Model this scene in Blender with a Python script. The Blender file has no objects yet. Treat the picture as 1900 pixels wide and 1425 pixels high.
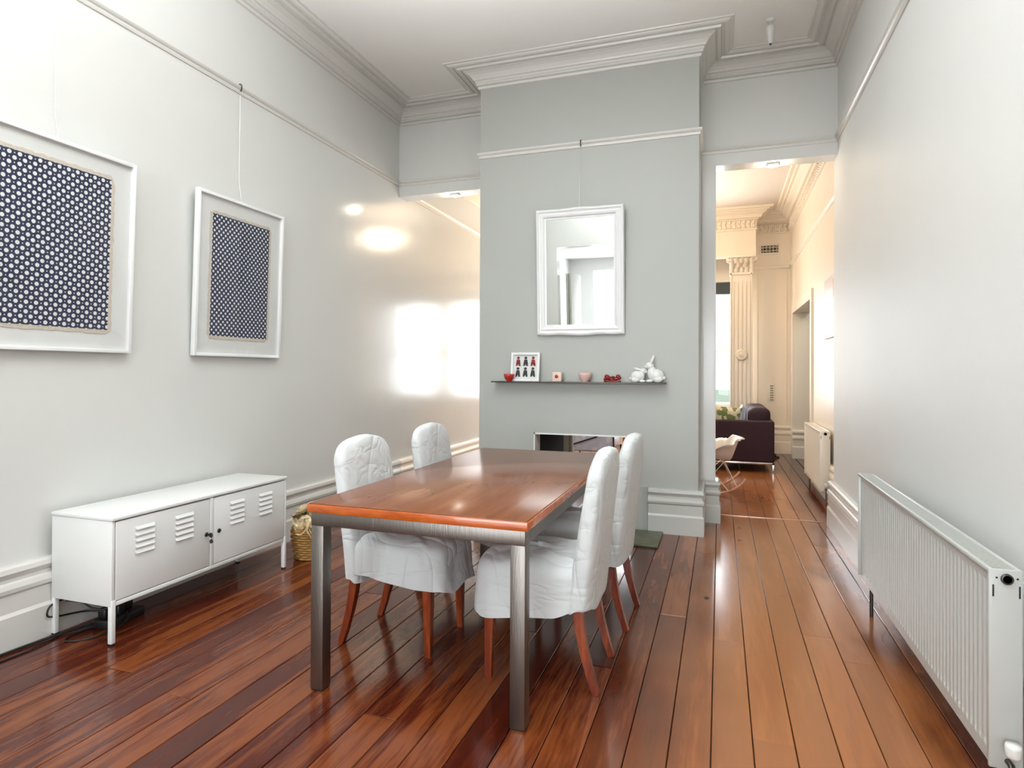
import bpy, bmesh, math, random
from mathutils import Vector, Matrix, noise
PI = math.pi
random.seed(7)
C = bpy.context.scene.collection
S = bpy.context.scene

# ------------------------------------------------------------------ camera
def make_camera():
    yaw, pit, rol = -0.32560595, 0.00640347, 0.00447485
    f = Vector((math.sin(yaw)*math.cos(pit), math.cos(yaw)*math.cos(pit), math.sin(pit)))
    r = Vector((math.cos(yaw), -math.sin(yaw), 0)); u = r.cross(f)
    r2 = r*math.cos(rol)+u*math.sin(rol); u2 = u*math.cos(rol)-r*math.sin(rol)
    cam = bpy.data.cameras.new('camera'); o = bpy.data.objects.new('camera', cam); C.objects.link(o)
    m = Matrix((r2, u2, -f)).transposed().to_4x4(); m.translation = (0, 0, 1.27)
    o.matrix_world = m
    cam.sensor_width = 36; cam.lens = 36*1143.5/1900; cam.shift_y = -0.01573
    cam.clip_start = .05
    S.camera = o
make_camera()

# ------------------------------------------------------------------ world, lights, exposure
S.view_settings.view_transform = 'Standard'; S.view_settings.look = 'None'
S.view_settings.exposure = -0.05; S.view_settings.gamma = 1; S.view_settings.use_curve_mapping = False
W = bpy.data.worlds.new('sky'); S.world = W; W.use_nodes = True
bg = W.node_tree.nodes['Background']; bg.inputs[0].default_value = (.80, .90, 1, 1); bg.inputs[1].default_value = 1.6

def area(name, loc, rot, sx, sy, power, col, spread=180):
    l = bpy.data.lights.new(name, 'AREA'); l.shape = 'RECTANGLE'; l.size = sx; l.size_y = sy
    l.energy = power; l.color = col; l.spread = math.radians(spread)
    o = bpy.data.objects.new(name, l); o.location = loc; o.rotation_euler = rot; C.objects.link(o); return o
COOL = (.93, .97, 1.0); WARM = (1.0, .80, .62)
area('garden_daylight', (-1.0, -6.9, 1.5), (PI/2, 0, 0), 4.6, 2.5, 330, COOL)
area('kitchen_fill', (-1.0, -4.2, 3.02), (0, 0, 0), 3.0, 2.6, 90, COOL)  # unseen fill added under the closed kitchen ceiling, no skylight above it
area('dining_fill_up', (-1.1, 1.4, 2.35), (PI, 0, 0), 1.3, 2.6, 155, (.93, .975, 1), 135)  # added fill facing up to brighten ceiling and upper walls, no fixture
area('dining_fill_down', (-1.1, .9, 3.84), (0, 0, 0), 2.8, 2.2, 34, (.93, .975, 1))  # added fill facing down from above the view, no lamp modelled
for i, wx in enumerate((-.42, -1.58, -2.62)):
    area('bay_daylight', (wx, 10.98, 1.75), (-PI/2, 0, 0), .86, 1.85, 62, (.97, .98, 1.0))
area('hall_fill', (2.0, 9.2, 2.85), (0, 0, 0), .8, .8, 14, (.9, 1, .95))  # unseen fill added to keep the hall from going black
area('front_room_fill', (-1.2, 8.2, 2.7), (PI, 0, 0), .9, .9, 22, (1, .80, .58))  # added warm fill to lift the front room ceiling, apart from the pendant

# ------------------------------------------------------------------ materials
def new_mat(name):
    m = bpy.data.materials.new(name); m.use_nodes = True
    nt = m.node_tree; b = nt.nodes['Principled BSDF']; return m, nt, b
def N(nt, t, **kw):
    n = nt.nodes.new(t)
    for k, v in kw.items(): setattr(n, k, v)
    return n
def coords(nt, space='Object', scale=(1, 1, 1)):
    if space == 'World': g = N(nt, 'ShaderNodeNewGeometry'); out = g.outputs['Position']
    else: g = N(nt, 'ShaderNodeTexCoord'); out = g.outputs[space]
    mp = N(nt, 'ShaderNodeMapping'); nt.links.new(out, mp.inputs[0]); mp.inputs['Scale'].default_value = scale
    return mp.outputs[0]
def srgb(r, g, b):
    f = lambda c: (c/255/12.92) if c/255 <= .04045 else ((c/255+.055)/1.055)**2.4
    return (f(r), f(g), f(b), 1)
def simple(name, col, rough=.5, metal=0, var=.06, nscale=8, bump=0, bscale=60, coat=0, space='Object', sc=(1, 1, 1), ior=1.5, spec=.5):
    m, nt, b = new_mat(name)
    co = coords(nt, space, sc)
    nz = N(nt, 'ShaderNodeTexNoise'); nz.inputs['Scale'].default_value = nscale; nz.inputs['Detail'].default_value = 5
    nt.links.new(co, nz.inputs['Vector'])
    mx = N(nt, 'ShaderNodeMix', data_type='RGBA')
    mx.inputs[6].default_value = tuple(c*(1-var) for c in col[:3])+(1,)
    mx.inputs[7].default_value = tuple(min(1, c*(1+var)) for c in col[:3])+(1,)
    nt.links.new(nz.outputs['Fac'], mx.inputs[0]); nt.links.new(mx.outputs[2], b.inputs['Base Color'])
    b.inputs['Roughness'].default_value = rough; b.inputs['Metallic'].default_value = metal
    b.inputs['Coat Weight'].default_value = coat; b.inputs['Coat Roughness'].default_value = .08
    b.inputs['IOR'].default_value = ior; b.inputs['Specular IOR Level'].default_value = spec
    if bump:
        n2 = N(nt, 'ShaderNodeTexNoise'); n2.inputs['Scale'].default_value = bscale; n2.inputs['Detail'].default_value = 4
        nt.links.new(co, n2.inputs['Vector'])
        bp = N(nt, 'ShaderNodeBump'); bp.inputs['Strength'].default_value = bump; bp.inputs['Distance'].default_value = .01
        nt.links.new(n2.outputs['Fac'], bp.inputs['Height']); nt.links.new(bp.outputs[0], b.inputs['Normal'])
    return m
def paint(name, col, rough=.28, bump=.10, spec=.5):
    m, nt, b = new_mat(name); b.inputs['Specular IOR Level'].default_value = spec
    co = coords(nt, 'World')
    a = N(nt, 'ShaderNodeTexNoise'); a.inputs['Scale'].default_value = 2.2; a.inputs['Detail'].default_value = 3
    c = N(nt, 'ShaderNodeTexNoise'); c.inputs['Scale'].default_value = 7; c.inputs['Detail'].default_value = 2
    d = N(nt, 'ShaderNodeTexNoise'); d.inputs['Scale'].default_value = 120
    co2 = coords(nt, 'World', (1, 1, .45))
    for n in (a, d): nt.links.new(co, n.inputs['Vector'])
    nt.links.new(co2, c.inputs['Vector'])
    mx = N(nt, 'ShaderNodeMix', data_type='RGBA')
    mx.inputs[6].default_value = tuple(x*.96 for x in col[:3])+(1,); mx.inputs[7].default_value = col
    nt.links.new(a.outputs['Fac'], mx.inputs[0]); nt.links.new(mx.outputs[2], b.inputs['Base Color'])
    b1 = N(nt, 'ShaderNodeBump'); b1.inputs['Strength'].default_value = bump; b1.inputs['Distance'].default_value = .012
    nt.links.new(c.outputs['Fac'], b1.inputs['Height'])
    b2 = N(nt, 'ShaderNodeBump'); b2.inputs['Strength'].default_value = .03; b2.inputs['Distance'].default_value = .001
    nt.links.new(d.outputs['Fac'], b2.inputs['Height']); nt.links.new(b1.outputs[0], b2.inputs['Normal'])
    nt.links.new(b2.outputs[0], b.inputs['Normal'])
    rr = N(nt, 'ShaderNodeMapRange'); rr.inputs['To Min'].default_value = rough-.015; rr.inputs['To Max'].default_value = rough+.015
    nt.links.new(c.outputs['Fac'], rr.inputs['Value']); nt.links.new(rr.outputs[0], b.inputs['Roughness'])
    return m
def wood(name, dark, mid, light, scale=(14, 1.2, 14), rough=.15, coat=.6, rand=True, bump=.04, knots=True, space='World', lit_lane=False, ior=1.5, spec=.5, dist=.6):
    m, nt, b = new_mat(name)
    if space == 'World': g = N(nt, 'ShaderNodeNewGeometry'); src = g.outputs['Position']
    else: g = N(nt, 'ShaderNodeTexCoord'); src = g.outputs['Object']
    oi = N(nt, 'ShaderNodeObjectInfo')
    add = N(nt, 'ShaderNodeVectorMath', operation='MULTIPLY_ADD')
    cb = N(nt, 'ShaderNodeCombineXYZ')
    for i in range(3): nt.links.new(oi.outputs['Random'], cb.inputs[i])
    nt.links.new(cb.outputs[0], add.inputs[0]); add.inputs[1].default_value = (7, 31, 13); nt.links.new(src, add.inputs[2])
    mp = N(nt, 'ShaderNodeMapping'); mp.inputs['Scale'].default_value = scale; nt.links.new(add.outputs[0], mp.inputs[0])
    n1 = N(nt, 'ShaderNodeTexNoise'); n1.inputs['Scale'].default_value = 1.0; n1.inputs['Detail'].default_value = 6; n1.inputs['Distortion'].default_value = dist
    nt.links.new(mp.outputs[0], n1.inputs['Vector'])
    n2 = N(nt, 'ShaderNodeTexNoise'); n2.inputs['Scale'].default_value = 7; n2.inputs['Detail'].default_value = 3
    nt.links.new(mp.outputs[0], n2.inputs['Vector'])
    sm = N(nt, 'ShaderNodeMath', operation='MULTIPLY_ADD'); nt.links.new(n2.outputs['Fac'], sm.inputs[0]); sm.inputs[1].default_value = .35; nt.links.new(n1.outputs['Fac'], sm.inputs[2])
    s2 = N(nt, 'ShaderNodeMath', operation='MULTIPLY_ADD'); nt.links.new(oi.outputs['Random'], s2.inputs[0]); s2.inputs[1].default_value = .30 if rand else 0; nt.links.new(sm.outputs[0], s2.inputs[2])
    cr = N(nt, 'ShaderNodeValToRGB'); e = cr.color_ramp.elements
    e[0].position = .42; e[0].color = dark; e[1].position = 1.0 if rand else .95; e[1].color = light
    x = cr.color_ramp.elements.new(.80 if rand else .68); x.color = mid
    nt.links.new(s2.outputs[0], cr.inputs[0]); col = cr.outputs[0]
    if lit_lane:   # window reflection put into the colour: a paler lane of boards on the right
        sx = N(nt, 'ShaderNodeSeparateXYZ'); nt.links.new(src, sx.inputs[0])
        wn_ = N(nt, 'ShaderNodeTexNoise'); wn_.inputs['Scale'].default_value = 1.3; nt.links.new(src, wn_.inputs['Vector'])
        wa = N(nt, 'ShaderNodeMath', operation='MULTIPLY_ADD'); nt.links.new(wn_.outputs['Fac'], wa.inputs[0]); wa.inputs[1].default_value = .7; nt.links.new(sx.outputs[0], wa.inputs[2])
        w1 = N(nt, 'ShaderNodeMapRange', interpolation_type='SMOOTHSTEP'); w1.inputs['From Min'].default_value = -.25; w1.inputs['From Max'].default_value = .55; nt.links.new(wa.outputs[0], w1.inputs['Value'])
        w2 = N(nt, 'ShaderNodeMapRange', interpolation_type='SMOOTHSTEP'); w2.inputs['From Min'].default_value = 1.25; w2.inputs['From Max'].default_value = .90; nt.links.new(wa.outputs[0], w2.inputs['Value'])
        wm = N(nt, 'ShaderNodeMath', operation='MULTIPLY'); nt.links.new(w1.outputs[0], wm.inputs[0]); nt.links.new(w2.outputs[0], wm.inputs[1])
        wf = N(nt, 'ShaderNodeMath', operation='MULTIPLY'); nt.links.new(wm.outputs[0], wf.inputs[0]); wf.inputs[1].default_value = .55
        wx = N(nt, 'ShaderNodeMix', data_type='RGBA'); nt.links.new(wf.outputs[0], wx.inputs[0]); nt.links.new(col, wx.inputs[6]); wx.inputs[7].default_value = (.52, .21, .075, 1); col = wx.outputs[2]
    if knots:
        v = N(nt, 'ShaderNodeTexVoronoi'); v.inputs['Scale'].default_value = 3.1
        mp2 = N(nt, 'ShaderNodeMapping'); mp2.inputs['Scale'].default_value = (1, .62, 0); nt.links.new(add.outputs[0], mp2.inputs[0]); nt.links.new(mp2.outputs[0], v.inputs['Vector'])
        mr = N(nt, 'ShaderNodeMapRange'); mr.inputs['From Min'].default_value = .03; mr.inputs['From Max'].default_value = .06
        nt.links.new(v.outputs['Distance'], mr.inputs['Value'])
        mx = N(nt, 'ShaderNodeMix', data_type='RGBA'); mx.inputs[6].default_value = tuple(c*.25 for c in dark[:3])+(1,)
        nt.links.new(mr.outputs[0], mx.inputs[0]); nt.links.new(col, mx.inputs[7]); col = mx.outputs[2]
    nt.links.new(col, b.inputs['Base Color']); b.inputs['IOR'].default_value = ior
    b.inputs['Roughness'].default_value = rough; b.inputs['Coat Weight'].default_value = coat; b.inputs['Coat Roughness'].default_value = .06; b.inputs['Specular IOR Level'].default_value = spec
    n3 = N(nt, 'ShaderNodeTexNoise'); n3.inputs['Scale'].default_value = 16; nt.links.new(add.outputs[0], n3.inputs['Vector'])
    b1 = N(nt, 'ShaderNodeBump'); b1.inputs['Strength'].default_value = bump; b1.inputs['Distance'].default_value = .006
    nt.links.new(n3.outputs['Fac'], b1.inputs['Height'])
    b2 = N(nt, 'ShaderNodeBump'); b2.inputs['Strength'].default_value = bump; b2.inputs['Distance'].default_value = .002
    nt.links.new(n1.outputs['Fac'], b2.inputs['Height']); nt.links.new(b1.outputs[0], b2.inputs['Normal'])
    nt.links.new(b2.outputs[0], b.inputs['Normal']); nt.links.new(b2.outputs[0], b.inputs['Coat Normal'])
    return m
def glass_mat(name, tint=(1, 1, 1, 1)):
    m, nt, b = new_mat(name); out = nt.nodes['Material Output']
    tr = N(nt, 'ShaderNodeBsdfTransparent'); tr.inputs[0].default_value = tint
    gl = N(nt, 'ShaderNodeBsdfGlossy'); gl.inputs['Roughness'].default_value = .01
    fr = N(nt, 'ShaderNodeFresnel'); fr.inputs[0].default_value = 1.45
    ge = N(nt, 'ShaderNodeNewGeometry'); iv = N(nt, 'ShaderNodeMath', operation='SUBTRACT'); iv.inputs[0].default_value = 1; nt.links.new(ge.outputs['Backfacing'], iv.inputs[1])
    mu = N(nt, 'ShaderNodeMath', operation='MULTIPLY'); nt.links.new(fr.outputs[0], mu.inputs[0]); nt.links.new(iv.outputs[0], mu.inputs[1])
    mx = N(nt, 'ShaderNodeMixShader'); nt.links.new(mu.outputs[0], mx.inputs[0]); nt.links.new(tr.outputs[0], mx.inputs[1]); nt.links.new(gl.outputs[0], mx.inputs[2])
    nt.links.new(mx.outputs[0], out.inputs[0]); return m
def emit(name, col, st):
    m, nt, b = new_mat(name); b.inputs['Base Color'].default_value = col
    b.inputs['Emission Color'].default_value = col; b.inputs['Emission Strength'].default_value = st
    return m

M = {}
M['wall'] = paint('wall_paint', (.70, .705, .68, 1), .155, .07)
M['wall_r'] = paint('right_wall_paint', (.76, .765, .745, 1), .5, .06, .10)
M['chim'] = paint('chimney_paint', (.43, .445, .415, 1), .42, .06)
M['cream'] = paint('cream_paint', (.86, .76, .63, 1), .35, .12)
M['ceil'] = paint('ceiling_paint', (.87, .86, .83, 1), .6, .03)
M['ceil2'] = paint('front_ceiling_paint', (.82, .76, .68, 1), .6, .05)
M['trim'] = paint('trim_gloss', (.69, .68, .645, 1), .25, .04)
M['chim_trim'] = paint('chimney_trim_gloss', (.52, .53, .50, 1), .3, .04)
M['ctrim'] = paint('cream_trim_gloss', (.88, .79, .66, 1), .3, .04)
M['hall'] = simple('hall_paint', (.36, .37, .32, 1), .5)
M['floor'] = wood('floor_boards', (.030, .004, .002, 1), (.085, .013, .005, 1), (.21, .055, .015, 1), rough=.17, coat=.0, lit_lane=True, spec=.44)
M['sub'] = simple('subfloor_dark', (.012, .006, .004, 1), .9)
M['table'] = wood('table_veneer', (.14, .045, .018, 1), (.20, .066, .026, 1), (.25, .088, .036, 1), scale=(14, .9, 9), rough=.17, coat=.0, ior=1.42, dist=.15, spec=.36, rand=False, knots=False, bump=.004, space='Object')
M['edge'] = wood('table_edge', (.28, .045, .006, 1), (.50, .10, .012, 1), (.66, .17, .02, 1), scale=(3, 14, 14), rough=.2, coat=.6, rand=False, knots=False, bump=.02, space='Object')
M['leg'] = wood('chair_leg_wood', (.09, .010, .003, 1), (.20, .030, .007, 1), (.36, .075, .016, 1), scale=(20, 20, 3), rough=.25, coat=.5, rand=False, knots=False, space='Object')
M['steel'] = simple('brushed_steel', (.235, .215, .195, 1), .40, 1, .10, 3, .12, 8, sc=(30, 30, 2))
M['chrome'] = simple('chrome', (.75, .75, .74, 1), .12, 1, .03)
M['white_metal'] = simple('white_powder_coat', (.80, .815, .80, 1), .30, 0, .02, 4, .02, 200)
M['white_wood'] = simple('white_lacquer', (.82, .83, .83, 1), .28, 0, .02)
M['rad'] = simple('radiator_enamel', (.50, .515, .495, 1), .28, 0, .02)
M['rad2'] = simple('cream_radiator_enamel', (.82, .76, .64, 1), .3, 0, .02)
M['black'] = simple('black_plastic', (.012, .012, .013, 1), .4)
M['dark_metal'] = simple('dark_steel', (.10, .09, .08, 1), .35, .8)
M['mirror'] = simple('mirror_silver', (.86, .89, .88, 1), .012, 1, .0)
M['glass'] = glass_mat('clear_glass')
M['mat_board'] = simple('white_mat_board', (.68, .69, .67, 1), .7)
M['slate'] = simple('green_slate', (.10, .105, .055, 1), .35, 0, .7, 12)
M['wicker'] = simple('wicker', (.36, .19, .05, 1), .6, 0, .35, 30)
M['rose'] = simple('cream_petal', (.90, .76, .52, 1), .6, 0, .12, 40)
M['leaf'] = simple('dark_leaf', (.03, .08, .03, 1), .5, 0, .3)
M['porc'] = simple('white_porcelain', (.75, .76, .73, 1), .15)
M['red'] = simple('red_glaze', (.45, .03, .02, 1), .2, 0, .2)
M['darkred'] = simple('dark_red_lacquer', (.22, .008, .006, 1), .25, 0, .3)
M['pink'] = simple('pink_glaze', (.75, .50, .46, 1), .3, 0, .1)
M['candle'] = simple('pale_wax', (.80, .62, .52, 1), .4, 0, .05)
M['sofa'] = simple('aubergine_upholstery', (.030, .008, .018, 1), .75, 0, .25, 30, .2, 300)
M['shell'] = simple('white_shell_plastic', (.80, .74, .68, 1), .35, 0, .02)
M['rocker'] = simple('maple_rocker', (.60, .26, .12, 1), .3)
M['curtain'] = simple('dark_blind', (.04, .05, .06, 1), .6)
M['brown'] = simple('dark_brown_veneer', (.018, .011, .006, 1), .8, 0, .3)
M['olive'] = simple('olive_grey', (.22, .22, .15, 1), .8)
M['blue_fab'] = simple('pale_blue_fabric', (.55, .62, .80, 1), .8, 0, .1)
M['soot'] = simple('sooty_brick', (.012, .010, .008, 1), .95, 0, .5, 20)
M['orange'] = simple('orange_glaze', (.60, .10, .03, 1), .3)
M['bulb'] = emit('warm_bulb', (1, .80, .58, 1), 30)
M['spot_lens'] = emit('spot_lens', (1, .95, .9, 1), 6)
M['grass'] = simple('garden_green', (.42, .48, .34, 1), .9, 0, .3, 2)
M['kit'] = paint('kitchen_white', (.80, .81, .80, 1), .5, .05)
M['white_soft'] = simple('lamp_white', (.66, .65, .62, 1), .35)
M['streak_metal'] = simple('pale_sun_streak', (.78, .52, .42, 1), .25, .7)  # metal for the strip that stands in for the sun streak

def cloth_mat():
    m, nt, b = new_mat('white_cotton'); co = coords(nt, 'Object')
    def rid(scale, rot, stretch):
        mp = N(nt, 'ShaderNodeMapping'); mp.inputs['Rotation'].default_value = rot; mp.inputs['Scale'].default_value = stretch
        nt.links.new(co, mp.inputs[0]); n = N(nt, 'ShaderNodeTexNoise'); n.inputs['Scale'].default_value = scale; n.inputs['Detail'].default_value = 2; n.inputs['Distortion'].default_value = .8
        nt.links.new(mp.outputs[0], n.inputs['Vector'])
        a = N(nt, 'ShaderNodeMath', operation='SUBTRACT'); nt.links.new(n.outputs['Fac'], a.inputs[0]); a.inputs[1].default_value = .5
        c = N(nt, 'ShaderNodeMath', operation='ABSOLUTE'); nt.links.new(a.outputs[0], c.inputs[0])
        d = N(nt, 'ShaderNodeMath', operation='POWER'); nt.links.new(c.outputs[0], d.inputs[0]); d.inputs[1].default_value = .6
        return d.outputs[0]
    r1 = rid(3.0, (0, .6, .3), (1.2, 1.2, .45)); r2 = rid(6.0, (.4, -.5, 0), (.5, 1, 1.6))
    ad = N(nt, 'ShaderNodeMath', operation='MULTIPLY_ADD'); nt.links.new(r2, ad.inputs[0]); ad.inputs[1].default_value = .45; nt.links.new(r1, ad.inputs[2])
    bp = N(nt, 'ShaderNodeBump'); bp.inputs['Strength'].default_value = .75; bp.inputs['Distance'].default_value = .025
    nt.links.new(ad.outputs[0], bp.inputs['Height'])
    w = N(nt, 'ShaderNodeTexNoise'); w.inputs['Scale'].default_value = 700; nt.links.new(co, w.inputs['Vector'])
    b2 = N(nt, 'ShaderNodeBump'); b2.inputs['Strength'].default_value = .12; b2.inputs['Distance'].default_value = .001
    nt.links.new(w.outputs['Fac'], b2.inputs['Height']); nt.links.new(bp.outputs[0], b2.inputs['Normal']); nt.links.new(b2.outputs[0], b.inputs['Normal'])
    b.inputs['Base Color'].default_value = (.63, .66, .665, 1); b.inputs['Roughness'].default_value = .8
    b.inputs['Sheen Weight'].default_value = .15
    return m
M['cloth'] = cloth_mat()

def dots_mat(name, P, rad, small):
    # navy ground with white dots set on a diagonal lattice (object Y/Z of the print)
    m, nt, b = new_mat(name); tc = N(nt, 'ShaderNodeTexCoord'); sp = N(nt, 'ShaderNodeSeparateXYZ'); nt.links.new(tc.outputs['Object'], sp.inputs[0])
    def mth(op, a, bb=None):
        n = N(nt, 'ShaderNodeMath', operation=op)
        for i, v in enumerate((a, bb)):
            if v is None: continue
            if isinstance(v, (int, float)): n.inputs[i].default_value = v
            else: nt.links.new(v, n.inputs[i])
        return n.outputs[0]
    def lattice(oy, oz):
        y = mth('SUBTRACT', mth('FRACT', mth('ADD', mth('DIVIDE', sp.outputs['Y'], P), 50+oy)), .5)
        z = mth('SUBTRACT', mth('FRACT', mth('ADD', mth('DIVIDE', sp.outputs['Z'], P), 50+oz)), .5)
        return mth('SQRT', mth('ADD', mth('MULTIPLY', y, y), mth('MULTIPLY', z, z)))
    d = mth('MINIMUM', lattice(0, 0), lattice(.5, .5))
    dot = mth('LESS_THAN', d, rad)
    if small:
        d2 = mth('MINIMUM', lattice(.5, 0), lattice(0, .5)); dot = mth('MAXIMUM', dot, mth('LESS_THAN', d2, small))
    nz = N(nt, 'ShaderNodeTexNoise'); nz.inputs['Scale'].default_value = 25; nt.links.new(tc.outputs['Object'], nz.inputs['Vector'])
    base = N(nt, 'ShaderNodeMix', data_type='RGBA'); base.inputs[6].default_value = (.008, .012, .040, 1); base.inputs[7].default_value = (.020, .030, .085, 1)
    nt.links.new(nz.outputs['Fac'], base.inputs[0])
    mx = N(nt, 'ShaderNodeMix', data_type='RGBA'); nt.links.new(dot, mx.inputs[0]); nt.links.new(base.outputs[2], mx.inputs[6]); mx.inputs[7].default_value = (.72, .73, .72, 1)
    nt.links.new(mx.outputs[2], b.inputs['Base Color']); b.inputs['Roughness'].default_value = .8
    return m
M['dots1'] = dots_mat('navy_large_dot_cloth', .0445, .215, .065)
M['dots2'] = dots_mat('navy_small_dot_cloth', .037, .205, 0)
M['fringe'] = simple('frayed_linen', (.58, .52, .44, 1), .9, 0, .25, 90)

# ------------------------------------------------------------------ mesh helpers
class MB:
    def __init__(s): s.v = []; s.f = []; s.sm = []; s.mi = []
    def add(s, vs, fs, smooth=False, mi=0):
        b = len(s.v); s.v += [tuple(v) for v in vs]; s.f += [tuple(b+i for i in f) for f in fs]; s.sm += [smooth]*len(fs); s.mi += [mi]*len(fs); return s
    def box(s, x0, x1, y0, y1, z0, z1, mi=0, M4=None):
        vs = [Vector((x, y, z)) for z in (z0, z1) for y in (y0, y1) for x in (x0, x1)]
        if M4: vs = [M4 @ v for v in vs]
        return s.add(vs, [(0, 2, 3, 1), (4, 5, 7, 6), (0, 1, 5, 4), (2, 6, 7, 3), (0, 4, 6, 2), (1, 3, 7, 5)], mi=mi)
    def bbox(s, x0, x1, y0, y1, z0, z1, r=.005, seg=2, mi=0, smooth=True):
        bm = bmesh.new(); bmesh.ops.create_cube(bm, size=1)
        for v in bm.verts: v.co = Vector(((x0+x1)/2+v.co.x*(x1-x0), (y0+y1)/2+v.co.y*(y1-y0), (z0+z1)/2+v.co.z*(z1-z0)))
        bmesh.ops.bevel(bm, geom=bm.edges[:], offset=r, segments=seg, affect='EDGES', profile=.5)
        bm.verts.index_update(); s.add([v.co.copy() for v in bm.verts], [[v.index for v in f.verts] for f in bm.faces], smooth, mi); bm.free(); return s
    def loft(s, rings, cap=True, smooth=True, mi=0, close=True):
        n = len(rings[0]); vs = [p for r in rings for p in r]; fs = []
        for i in range(len(rings)-1):
            for j in range(n if close else n-1):
                k = (j+1) % n; fs.append((i*n+j, i*n+k, (i+1)*n+k, (i+1)*n+j))
        s.add(vs, fs, smooth, mi)
        if cap:
            s.add(rings[0], [tuple(range(n-1, -1, -1))], False, mi); s.add(rings[-1], [tuple(range(n))], False, mi)
        return s
    def tube(s, pts, r, n=8, mi=0, smooth=True, square=False):
        pts = [Vector(p) for p in pts]; rings = []; up = Vector((0, 0, 1)); prev = None
        rr = r if isinstance(r, (list, tuple)) else [r]*len(pts)
        for i, p in enumerate(pts):
            t = (pts[min(i+1, len(pts)-1)]-pts[max(i-1, 0)]).normalized()
            a = prev if prev is not None else (Vector((1, 0, 0)) if abs(t.z) > .9 else up)
            u = (a - t*a.dot(t)).normalized(); prev = u; w = t.cross(u)
            off = PI/4 if square else 0; m = 4 if square else n
            q = rr[i]*(1.4142 if square else 1)
            rings.append([p+u*math.cos(off+2*PI*k/m)*q+w*math.sin(off+2*PI*k/m)*q for k in range(m)])
        return s.loft(rings, True, smooth and not square, mi)
    def lathe(s, prof, c=(0, 0, 0), n=24, mi=0, axis='z', smooth=True):
        rings = []
        for r, z in prof:
            ring = []
            for k in range(n):
                a = 2*PI*k/n; p = Vector((r*math.cos(a), r*math.sin(a), z))
                if axis == 'x': p = Vector((p.z, p.x, p.y))
                if axis == 'y': p = Vector((p.y, p.z, p.x))
                ring.append(p+Vector(c))
            rings.append(ring)
        return s.loft(rings, True, smooth, mi)
    def ellip(s, c, r, n=14, mi=0, M3=None):
        rings = []
        for i in range(1, n):
            t = PI*i/n; ring = []
            for k in range(n*2):
                a = PI*k/n; p = Vector((r[0]*math.sin(t)*math.cos(a), r[1]*math.sin(t)*math.sin(a), -r[2]*math.cos(t)))
                if M3: p = M3 @ p
                ring.append(p+Vector(c))
            rings.append(ring)
        return s.loft(rings, True, True, mi)
    def sweep(s, path, prof, closed=False, mi=0, side=1):
        # path: plan points; prof: (offset from wall, z); interior is on the right when side=1
        n = len(path); cols = []
        for i in range(n):
            p = Vector(path[i]).to_2d() if len(path[i]) > 2 else Vector(path[i])
            def nrm(a, b): d = (Vector(b)-Vector(a)).normalized(); return Vector((d.y, -d.x))*side
            if closed or 0 < i < n-1: n1 = nrm(path[i-1], path[i]); n2 = nrm(path[i], path[(i+1) % n])
            elif i == 0: n1 = n2 = nrm(path[0], path[1])
            else: n1 = n2 = nrm(path[-2], path[-1])
            m = (n1+n2); m = m/(m.dot(n1))
            cols.append([(p.x+m.x*d, p.y+m.y*d, z) for d, z in prof])
        k = len(prof); vs = [q for c in cols for q in c]; fs = []
        for i in range(n if closed else n-1):
            a = i*k; b = ((i+1) % n)*k
            for j in range(k-1): fs.append((a+j, b+j, b+j+1, a+j+1) if side > 0 else (a+j, a+j+1, b+j+1, b+j))
        if not closed:
            fs.append(tuple(range(k))); fs.append(tuple((n-1)*k+j for j in range(k-1, -1, -1)))
        return s.add(vs, fs, False, mi)
    def obj(s, name, mats, parent=None, loc=None, fix=True):
        me = bpy.data.meshes.new(name); me.from_pydata(s.v, [], s.f); me.update()
        for p, sm, mi in zip(me.polygons, s.sm, s.mi): p.use_smooth = sm; p.material_index = mi
        if fix:
            bm = bmesh.new(); bm.from_mesh(me); bmesh.ops.recalc_face_normals(bm, faces=bm.faces[:]); bm.to_mesh(me); bm.free()
        for m in (mats if isinstance(mats, (list, tuple)) else [mats]): me.materials.append(m if not isinstance(m, str) else M[m])
        o = bpy.data.objects.new(name, me); C.objects.link(o)
        if parent: o.parent = parent
        if loc: o.location = loc
        return o
def thing(name, label, cat, loc=(0, 0, 0), rz=0, group=None):
    o = bpy.data.objects.new(name, None); C.objects.link(o); o.location = loc; o.rotation_euler = (0, 0, rz); o.empty_display_size = .1
    o['label'] = label; o['category'] = cat
    if group: o['group'] = group
    return o
def tag(o, label, cat, group=None):
    o['label'] = label; o['category'] = cat
    if group: o['group'] = group
    return o
def struct(o, label=None):
    o['kind'] = 'structure'
    if label: o['label'] = label
    return o
def link_copy(o, parent=None, **kw):
    c = o.copy(); C.objects.link(c); c.parent = parent
    for k, v in kw.items(): setattr(c, k, v)
    return c

# ------------------------------------------------------------------ dimensions
XL, XR, XR2 = -3.08, .895, 1.05
YB, YF, YF2 = -.7, 5.53, 5.70      # back wall, partition faces
CX0, CX1, CY = -2.0, -.16, 5.03     # chimney breast
HC, HC2 = 3.90, 3.80
LZ = 3.035                           # underside of the bulkheads
YW = 10.85                           # far wall

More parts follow.
